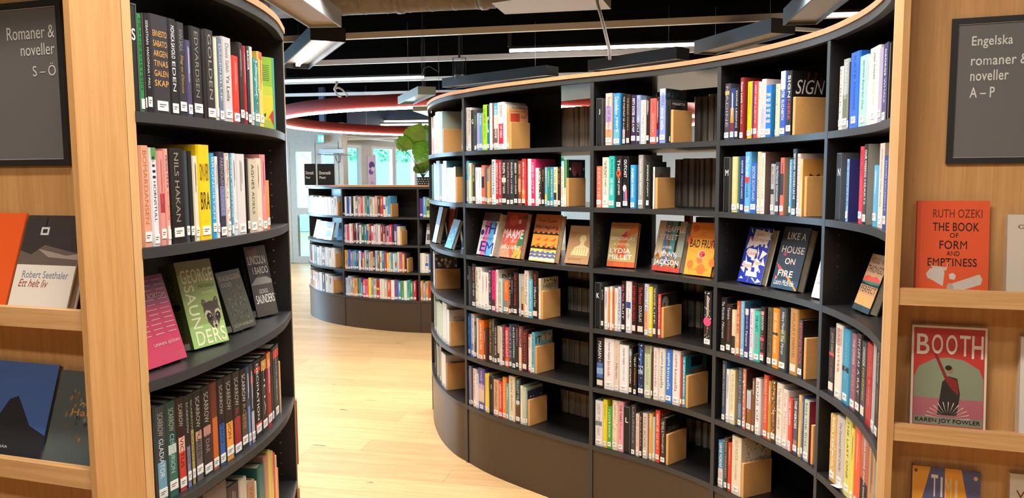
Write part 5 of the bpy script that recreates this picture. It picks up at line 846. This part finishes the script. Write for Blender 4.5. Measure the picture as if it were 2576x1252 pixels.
# window wall running away from the door wall
Q0 = Vector((-3.25, 14.0)); qd = Vector((.5, .866)); qn = Vector((-.866, .5))
def ons(px, py=420):
    p = at_plane(px, py, Vector((Q0.x, Q0.y, 0)), Vector((qn.x, qn.y, 0))); return (Vector((p.x, p.y))-Q0).dot(qd), p.z
def Q2(s): p = Q0+qd*s; return (p.x, p.y)
wins = [(866, 905, 374), (940, 987, 380), (997, 1042, 384), (1050, 1084, 388)]
WT = 2.14; prev = -1.0
sides = [(ons(a)[0], ons(b)[0]) for a, b, _ in wins]
WL = speck(mat('pale_wall_paint', 'c9c6c4', .8), 30, .1)
sides[3] = (sides[3][0], sides[3][0]+.9)
prev = sides[0][0]-.4
for i, (a, b_) in enumerate(sides):
    wall('wall_right' if i == 0 else 'wall_right.%03d' % i, Q2(prev), Q2(a-.05), 0, 2.9, .1, WL)
    wall('wall_right.1%02d' % i, Q2(a-.05), Q2(b_+.05), WT, 2.9, .1, WL); wall('wall_right.2%02d' % i, Q2(a-.05), Q2(b_+.05), 0, .85, .1, WL)
    r = empty('window_%d' % (i+1)); r['kind'] = 'structure'
    wall('window_frame', Q2(a-.05), Q2(a), .85, WT, .07, WHITEW, r); wall('window_frame', Q2(b_), Q2(b_+.05), .85, WT, .07, WHITEW, r)
    wall('window_frame', Q2(a), Q2(b_), WT-.05, WT, .07, WHITEW, r); wall('window_frame', Q2(a), Q2(b_), .85, .9, .07, WHITEW, r)
    pp = Vector(Q2(a))+qn*.05; pq = Vector(Q2(b_))+qn*.05; wall('window_pane', pp, pq, .9, WT-.05, .008, GLASS, r)
    prev = b_+.05
wall('wall_right.300', Q2(prev), Q2(prev+9), 0, 2.9, .1, WL)
wall('wall_far_band', Q2(-.3), Q2(14), 2.35, 3.12, -.12, mat('dark_blue_beam', '34405a', .6))
# other walls
wall('wall_mid', (1.2, 17.5), (10, 15.6), 0, 3.12, .15, mat('white_wall', 'e0dcd8', .7))
def wl(n, y0, y1, z0, z1): wall(n, (-6.5, y1), (-6.5, y0), z0, z1, -.2, WALLM)
wl('wall_left', -3.0, 9.6, 0, 3.12); wl('wall_left.001', 13.4, 14.5, 0, 3.12); wl('wall_left.002', 9.6, 13.4, 0, .6); wl('wall_left.003', 9.6, 13.4, 2.5, 3.12)
r = empty('window_5'); r['kind'] = 'structure'
for y0 in (9.6, 10.85, 12.1, 13.34): b = MB(); b.box(-6.6, -6.5, y0, y0+.06, .6, 2.5); b.build('window_frame', WHITEW, r)
for z0 in (.6, 2.44): b = MB(); b.box(-6.6, -6.5, 9.66, 13.34, z0, z0+.06); b.build('window_frame', WHITEW, r)
for y0 in (9.66, 10.91, 12.16): b = MB(); b.box(-6.56, -6.552, y0, y0+1.185, .66, 2.44); b.build('window_pane', GLASS, r)
wall('wall_front', (-6.7, -3.0), (9, -3.0), 0, 3.12, -.2, WALLM)
wall('wall_side', (9, -3.2), (10, 15.6), 0, 3.12, -.2, WALLM)
# purple poster strip between windows
s_, z_ = ons(934); p = Vector(Q2(s_)); b = MB()
o = empty('poster', (p.x, p.y, 1.4), math.atan2(qd.y, qd.x), label='narrow lilac poster with dark shapes between the windows', cat='poster')
b.box(-.12, .12, -.012, -.002, -.35, .55, 'd8c0dc'); b.build('sheet', PLAIN, o)
b = MB(); art(b, (-.12, -.0125, -.35), (.24, 0, 0), (0, 0, .9), [('e', .5, .8, .35, .08, '5a3080'), ('e', .4, .66, .3, .06, '7a4aa0'), ('e', .6, .72, .2, .05, 'e8d8f0'), ('e', .5, .3, .25, .16, 'a880b8'), ('e', .5, .3, .18, .12, 'd8c0dc')], .001); b.build('print', PRINT, o)
# outdoors
HED = speck(mat('hedge_leaves', '3c8a50', .7), 6, .7, .0); GRD = mat('pale_paving', 'b0c4c8', .8)
b = MB(); b.box(-14, 8, 22, 24, 0, 3.6); ob = b.build('outside_wall_render', mat('outside_render', 'c8dce0', .8)); ob['kind'] = 'structure'
slab('outside_ground', [(-22, 13.9), (14, 21), (14, 40), (-22, 40)], -.12, -.07, GRD)
hb = MB(); rn = random.Random(11)
for i in range(11000):
    x = rn.uniform(-13, 4); zz_ = rn.uniform(1.95, 4.4); y = 19.9+.35*x*.2+rn.uniform(-.25, .25)+.3*math.sin(x*2+zz_*3); s_ = rn.uniform(.03, .08); a = rn.uniform(0, 2*PI); tl = rn.uniform(-.8, .8)
    d1 = Vector((math.cos(a), math.sin(tl)*.5, math.sin(a)))*s_; d2 = Vector((-math.sin(a), math.cos(tl)*.6, math.cos(a)))*s_*.6; c = Vector((x, y, zz_))
    g_ = rn.choice(['58b878', '78cc90', '3c9860', 'a0e0b8']); hb.add([c-d1, c+d2, c+d1, c-d2], [(0, 1, 2, 3)], g_)
o = hb.build('hedge_leaves', PLAIN); tag(o, 'green leafy hedge outside the windows', 'hedge', kind='stuff')

# ------------------------------------------------------------------ ceiling fittings
def rail(p, q, z, w, h, m, label, name='ceiling_rail'):
    a = at_z(*p, z); b_ = at_z(*q, z); b = MB(); b.bar((a.x, a.y, z+h/2), (b_.x, b_.y, z+h/2), w, h); o = b.build(name, m); tag(o, label, 'rail'); return o
def long_rail(p, q, z, ext0, ext1, *a):
    A = at_z(*p, z); B = at_z(*q, z); d = (B-A).normalized(); A2 = A-d*ext0; B2 = B+d*ext1
    w, h, m, label = a; b = MB(); b.bar((A2.x, A2.y, z+h/2), (B2.x, B2.y, z+h/2), w, h); o = b.build('ceiling_rail', m); tag(o, label, 'rail', 'pale ceiling rails'); return o
long_rail((858, 100), (1990, 50), 2.92, 1.2, 1.5, .05, .06, RAILM, 'pale ceiling rail nearest the viewer, above the whole aisle')
long_rail((760, 166), (1800, 130), 2.92, 1.5, 1.5, .05, .06, RAILM, 'second pale ceiling rail behind the pendant spotlight')
long_rail((720, 212), (1150, 200), 2.95, 1.0, 2.5, .05, .05, RAILM, 'thin grey ceiling rail carrying the long light tube')
long_rail((720, 243), (995, 237), 2.95, 1.0, 2.5, .06, .05, RAILM, 'pale ceiling rail just above the red ring')
long_rail((720, 255), (905, 250), 2.95, 1.0, .2, .05, .03, LGREY, 'short pale rail left of the red ring top')
long_rail((1990, 76), (2080, 82), 2.9, .1, .1, .04, .03, RAILM, 'short pale rail over the fourth bay')
def tube_light(p, q, z, label):
    a = at_z(*p, z); b_ = at_z(*q, z); r = empty('tube_light', a, label=label, cat='ceiling light', group='long bare light tubes')
    v = b_-a; b = MB(); b.tube([(0, 0, 0), v], .016, 8); b.build('tube', LED, r)
    b = MB(); b.bar((0, 0, .03), v+Vector((0, 0, .03)), .05, .025); b.build('channel', DGREY, r)
    b = MB(); b.box(-.02, .02, -.02, .02, .043, 3.115-z); b.build('hanger', DGREY, r)
tube_light((716, 204), (1066, 194), 2.88, 'long glowing tube above the red ring at the far ceiling')
tube_light((1282, 128), (1776, 111), 2.86, 'long glowing tube above the middle of the curved bookcase')
tube_light((2066, 39), (2175, 36), 2.9, 'short glowing tube over the fifth bay')
# round duct
A = at_z(560, 52, 2.93); B = at_z(1245, 20, 2.93); d = (B-A).normalized(); rad = .19
r = empty('ventilation_duct', A, label='round grey-brown ventilation duct with spiral seams along the ceiling', cat='duct')
DU = speck(mat('duct_metal', '8a8076', .6), 20, .3); v = B-A
b = MB(); b.tube([(0, 0, rad), v+Vector((0, 0, rad))], rad, 28); b.build('pipe', DU, r, True)
for k in range(26):
    c = d*(.12+k*.2)
    if c.length > v.length: break
    b = MB(); b.tube([c+Vector((0, 0, rad)), c+d*.012+Vector((0, 0, rad))], rad+.003, 28); b.build('seam', DU, r, True)
for k in (1.62, v.length-.12):
    b = MB(); c = d*k; b.tube([c+Vector((0, 0, rad)), c+d*.05+Vector((0, 0, rad))], rad+.01, 28); b.build('collar', DU, r, True)
# flat duct box after it
pz = 2.9; P4 = [at_z(1270, 36, pz), at_z(1537, 23, pz), at_z(1490, -30, pz), at_z(1236, 8, pz)]
b = MB(); b.prism([(p.x, p.y) for p in P4], pz, pz+.2); o = b.build('duct_box', mat('pale_panel', 'b0aaa2', .5)); tag(o, 'flat pale grey box joined to the end of the round duct', 'duct')
# zigzag luminaires
def luminaire(p, q, z, w, h, label, lit=False, side=DGREY, under=None, tube=False):
    a = at_z(*p, z); b_ = at_z(*q, z); v = b_-a; L = v.length; r = empty('ceiling_lamp', a, math.atan2(v.y, v.x), label=label, cat='ceiling light', group='box lamps in a zigzag under the ceiling')
    b = MB(); t = .012
    b.box(0, L, -w/2, -w/2+t, 0, h); b.box(0, L, w/2-t, w/2, 0, h); b.box(0, t, -w/2+t, w/2-t, 0, h); b.box(L-t, L, -w/2+t, w/2-t, 0, h); b.box(t, L-t, -w/2+t, w/2-t, h-t, h)
    b.build('housing', side, r)
    b = MB(); b.box(t, L-t, -w/2+t, w/2-t, .02 if not tube else .05, .03 if not tube else .058); b.build('diffuser', under or mat('lamp_reflector', '8f857a', .5), r)
    if tube:
        for k in (0, 1): b = MB(); b.tube([(L*(.06+.46*k), -.02, .03), (L*(.5+.44*k), -.02, .03)], .018, 8); b.build('tube', LED, r)
        for k in (.04, .5, .96): b = MB(); b.box(L*k-.012, L*k+.012, -.045, .005, .012, .05); b.build('socket', LGREY, r)
    for k in (.15, .85): b = MB(); b.box(L*k-.0015, L*k+.0015, -.0015, .0015, h, 3.115-z); b.build('suspension_wire', STEEL, r)
WR = mat('white_reflector', 'c8c8c4', .4)
luminaire((600, -75), (818, 69), 2.7, .26, .13, 'large pale box lamp over the S to Ö bookcase, end towards the lit lamp', side=LGREY, under=mat('beige_diffuser', 'a8917c', .5))
luminaire((826, 103), (742, 172), 2.7, .3, .12, 'lit open box lamp with two glowing tubes', side=mat('black_metal', '1a1a1a', .5), under=WR, tube=True)
luminaire((1074, 238), (1021, 262), 2.3, .17, .075, 'small teal-grey box lamp above the red ring', side=mat('teal_grey', 'a4bcc0', .5), under=WR)
luminaire((1390, 191), (1128, 221), 2.55, .2, .1, 'long dark box lamp above the wide second bay')
luminaire((1718, 150), (1495, 181), 2.6, .2, .11, 'dark box lamp above the third bay')
luminaire((1970, 84), (1773, 137), 2.7, .24, .12, 'grey box lamp above the third upright of the long case', side=mat('slate_grey', '56626a', .5))
luminaire((2100, -10), (2012, 63), 2.72, .26, .13, 'grey box lamp above the fourth bay near the wooden rim', side=mat('slate_grey', '56626a', .5), under=mat('shiny_diffuser', '8a8078', .2))
luminaire((1062, 279), (1112, 296), 2.22, .2, .05, 'bright lamp beside the rounded end of the long case', side=WHITEW, under=mat('lit_panel', 'fff', .4, emit=(1, .97, .93), es=4))
# spotlight
sp_ = at_z(1156, 200, 2.62); r = empty('spotlight', sp_, label='black cylindrical spotlight hanging from the second ceiling rail', cat='spotlight')
b = MB(); b.tube([(0, 0, .05), (0, 0, .19)], [.055, .055], 18); b.build('body', mat('gloss_black', '1c1c1e', .2), r)
b = MB(); b.tube([(0, 0, 0), (0, 0, .05)], [.057, .057], 18); b.build('front_ring', STEEL, r)
b = MB(); b.tube([(-.07, 0, .0), (-.07, 0, .24), (.07, 0, .24), (.07, 0, .0)], .006, 6); b.build('bracket', DGREY, r)
b = MB(); b.box(-.012, .012, -.012, .012, .24, 3.115-2.62); b.build('stem', DGREY, r)
# red ring lamp
RC = Vector((-.30, 11.4, 2.28)); RR_ = 3.04
r = empty('ring_lamp', RC, label='huge red ring lamp with a glowing white lower edge', cat='ceiling light')
REDM = speck(mat('red_felt', 'a62816', .85), 60, .15)
def ring(r0, r1, z0, z1, m, name):
    b = MB(); n = 96; k = len(b.v)
    for i in range(n):
        a = 2*PI*i/n; c_, s_ = math.cos(a), math.sin(a); b.v += [(r0*c_, r0*s_, z0), (r1*c_, r1*s_, z0), (r1*c_, r1*s_, z1), (r0*c_, r0*s_, z1)]
    for i in range(n):
        for j in range(4): b.f.append((4*i+j, 4*((i+1) % n)+j, 4*((i+1) % n)+(j+1) % 4, 4*i+(j+1) % 4)); b.c.append((1, 1, 1))
    b.build(name, m, r, True)
ring(RR_-.05, RR_, .026, .165, REDM, 'felt_band'); ring(RR_-.052, RR_+.002, 0, .025, mat('ring_led', 'fff', .4, emit=(1, .98, .95), es=22), 'light_strip')
for k in range(6):
    a = k*PI/3+.3; b = MB(); b.box(-.002, .002, -.002, .002, 0, 3.115-2.28-.165); o = b.build('suspension_wire', STEEL, r); o.location = (math.cos(a)*(RR_-.025), math.sin(a)*(RR_-.025), .165)
# cable loop and dangling cable
CAB = mat('white_cable', 'c8c4bc', .5)
P = [(848, 205), (846, 214), (841, 224), (848, 238), (862, 247), (872, 246), (873, 238), (862, 226), (852, 220), (845, 222)]
b = MB(); b.tube([at_y(x, y, 9.4) for x, y in P], .014, 6); o = b.build('cable_loop', CAB, None, True); tag(o, 'coiled pale cable hanging under the ceiling above the red ring', 'cable')
P = [(1496, -40), (1503, 10), (1512, 40), (1520, 70), (1527, 100), (1533, 125), (1534, 150)]
b = MB(); b.tube([at_y(x, y, 5.2) for x, y in P], .011, 8); o = b.build('hanging_cable', CAB, None, True); tag(o, 'white cable hanging loose in front of the duct box', 'cable')
P = [(1062, 192), (1066, 172), (1080, 166), (1096, 176), (1104, 182), (1103, 155)]
b = MB(); b.tube([at_y(x, y, 9.3) for x, y in P], .007, 6); o = b.build('lamp_cable', DGREY, None, True); tag(o, 'thin grey cable looping from the far tube to the rail', 'cable')
# housings for the added, unseen lamps that light the aisle and room
for i, (x, y, z, L, w, a, p) in enumerate(LAMPS):
    r = empty('added_panel_lamp', (x, y, z), a, label='slim unseen ceiling lamp added to light the shelves and room', cat='ceiling light', group='slim unseen ceiling lamps added for light')
    b = MB(); b.box(-L/2, L/2, -w/2, w/2, 0, .05); b.build('housing', DGREY, r)
    for k in (-.4, .4): b = MB(); b.box(L*k-.003, L*k+.003, -.003, .003, .05, 3.115-z); b.build('suspension_wire', STEEL, r)

# ------------------------------------------------------------------ on top of the low case
def stand_sign(xa, xb, yb, yt, label, lines, frame):
    P = at_z((xa+xb)/2, yb, 1.46); A = at_y(xa, yb, P.y); B = at_y(xb, yb, P.y); w = (B-A).length; h = z_of(P.x, P.y, yt)-1.46
    P = at_y((xa+xb)/2, yb, 8.15 if xa < 790 else 8.0)
    r = empty('table_sign', (P.x, P.y, 1.461), -.1, label=label, cat='sign')
    w = (xb-xa)/FOC*P.y; h = (yb-yt)/FOC*P.y
    b = MB(); b.box(-w/2, w/2, 0, .004, 0, h); b.build('panel', mat('dark_sign_card', '26282a', .3), r)
    b = MB(); e = .006; b.box(-w/2-e, -w/2, -.003, .006, 0, h); b.box(w/2, w/2+e, -.003, .006, 0, h); b.build('clear_edge', mat('pale_plastic', 'c0ccd4', .2), r)
    b = MB(); b.box(-w/2, w/2, -.03, .05, -.0005, .003); b.build('foot', ACR, r)
    b = MB(); art(b, (-w/2, -.0005, 0), (w, 0, 0), (0, 0, h), lines, .0006); b.build('lettering', PRINT, r)
stand_sign(767, 796, 462, 409, 'narrow dark sign lettered Dramatik Poesi nearest the doors', [('t', .1, .5, .7, .15, 'Dramatik', 'e8e8e8', 'b'), ('t', .1, .3, .36, .11, 'Poesi', 'e8e8e8', 'b')], 0)
stand_sign(799, 843, 462, 409, 'wider dark sign lettered Dramatik Poesi on the low bookcase', [('t', .1, .5, .68, .15, 'Dramatik', 'f0f0f0', 'b'), ('t', .12, .3, .34, .12, 'Poesi', 'f0f0f0', 'b')], 0)
# potted monstera
pp = at_z(1063, 466, 1.46); pp = at_y(1064, 466, 7.62); PXm = 7.62/FOC
r = empty('potted_monstera', (pp.x, pp.y, 1.461), label='potted monstera with glossy split leaves standing on the low bookcase', cat='plant')
b = MB(); b.tube([(0, 0, 0), (0, 0, .075)], [.058, .068], 24); b.build('pot', speck(mat('black_pot', '1c1e20', .4), 90, .2), r)
b = MB(); rn = random.Random(2)
for i in range(16):
    for j in range(3):
        a = 2*PI*i/16+j*.2; z = .014+j*.021; rr2 = .0595+.01*z/.075+.0012
        c = Vector((math.cos(a)*rr2, math.sin(a)*rr2, z)); tt = Vector((-math.sin(a), math.cos(a), 0))*.007; uu = Vector((0, 0, .007)); b.add([c-tt, c-uu, c+tt, c+uu], [(0, 1, 2, 3)])
b.build('pot_pattern', mat('pot_white', 'd8dcdc', .5), r)
b = MB(); b.tube([(0, 0, .074), (0, 0, .077)], .062, 20); b.build('soil', mat('soil', '2a1f18', .9), r)
LEAFM = speck(mat('monstera_leaf', '6fae2c', .28, coat=.4), 14, .3); STEMM = mat('monstera_stem', '3a5a28', .5)
def leaf(px, py, size, rot, tilt, yaw, depth=0.0):
    c = at_y(px, py, 7.62+depth)-Vector((pp.x, pp.y, 1.461)); L = size*PXm
    half = [(0, .04), (.1, -.06)]
    for yy_ in [k/20 for k in range(1, 20)]:
        ww = .47*math.sin(PI*min(1, (yy_+.06)**.72)*.985)**.75
        sl = [k for k in (.3, .5, .7) if abs(yy_-k) < .01]
        if sl: half += [(ww, yy_-.012), (ww*.42, yy_-.07), (ww, yy_+.022)]
        else: half.append((ww, yy_))
    half.append((0, 1.0))
    pts = half+[(-x, y) for x, y in half[-2:0:-1]]; n = len(pts); b = MB()
    Mx = Matrix.Translation(c) @ Matrix.Rotation(yaw, 4, 'Z') @ Matrix.Rotation(tilt, 4, 'X') @ Matrix.Rotation(rot, 4, 'Y')
    V = [Mx @ Vector((x*L, -.06*L+.35*L*abs(x)**1.4*.5+.12*L*y*y, (y-.45)*L)) for x, y in pts]
    mid = [Mx @ Vector((0, -.065*L+.12*L*y*y, (y-.45)*L)) for y in (0, .25, .5, .75)]
    k = len(V); allv = V+mid; fs = []
    def nearest(i):
        y = pts[i][1]; return k+min(range(4), key=lambda j: abs((0, .25, .5, .75)[j]-y))
    for i in range(n):
        j = (i+1) % n; a_, b_ = nearest(i), nearest(j); fs.append((i, j, a_))
        if a_ != b_: fs.append((j, b_, a_))
    b.add(allv, fs); o = b.build('leaf', LEAFM, r); o.modifiers.new('s', 'SOLIDIFY').thickness = .001
    base = Mx @ Vector((0, -.05*L, -.45*L)); s = MB(); s.tube([(0, 0, .07), (base.x*.4, base.y*.3, .07+(base.z-.07)*.55), base], [.005, .004, .003], 6); s.build('stem', STEMM, r, True)
for a in ((1046, 338, 62, .5, .5, 0), (1062, 384, 62, -2.7, -.5, .2, -.03), (1018, 363, 44, 1.9, .3, -.2), (1076, 410, 50, 1.1, .6, .3), (1090, 350, 60, -.6, .4, -.3, .05), (1092, 395, 50, -1.6, .3, .1), (1075, 318+12, 44, -.1, .9, 0, .08), (1056, 425, 34, 2.2, .5, 0, .05)): leaf(*a)

p = at_z(2086, 1213, .61); b = MB(); b.add([(-.028, -.006, 0), (.028, -.006, .012), (.028, .014, .012), (-.028, .014, 0), (-.028, -.006, .001), (.028, -.006, .013), (.028, .014, .013), (-.028, .014, .001)], [(0, 3, 2, 1), (4, 5, 6, 7), (0, 1, 5, 4), (1, 2, 6, 5), (2, 3, 7, 6), (3, 0, 4, 7)], 'f0ece4')
o = b.build('paper_slip', PLAIN); q_ = MAIN.near(p.x, p.y); pt_ = MAIN.pt(q_, -.004); o.location = (pt_.x, pt_.y, .5905); o.rotation_euler = (0, 0, math.atan2(MAIN.tan(q_).y, MAIN.tan(q_).x)); tag(o, 'white paper slip curling over the fifth shelf edge beside the fifth upright', 'paper slip')

for k, (p, q, z, lb) in enumerate((((915, 306), (1085, 304), 2.62, 'upper far tube seen between the two red arcs'), ((905, 314), (1085, 313), 2.55, 'lower far tube seen between the two red arcs'))):
    tube_light(p, q, z, lb)
for k, (p, q, lb) in enumerate((((868, 350), (1000, 345), 'upper pale pipe under the far ceiling beside the exit door wall'), ((868, 342), (990, 353), 'sloping pale pipe under the far ceiling beside the exit door wall'))):
    b = MB(); b.tube([at_y(*p, 13.9), at_y(*q, 14.6)], .025, 8); o = b.build('ceiling_pipe', CAB); tag(o, lb, 'pipe')
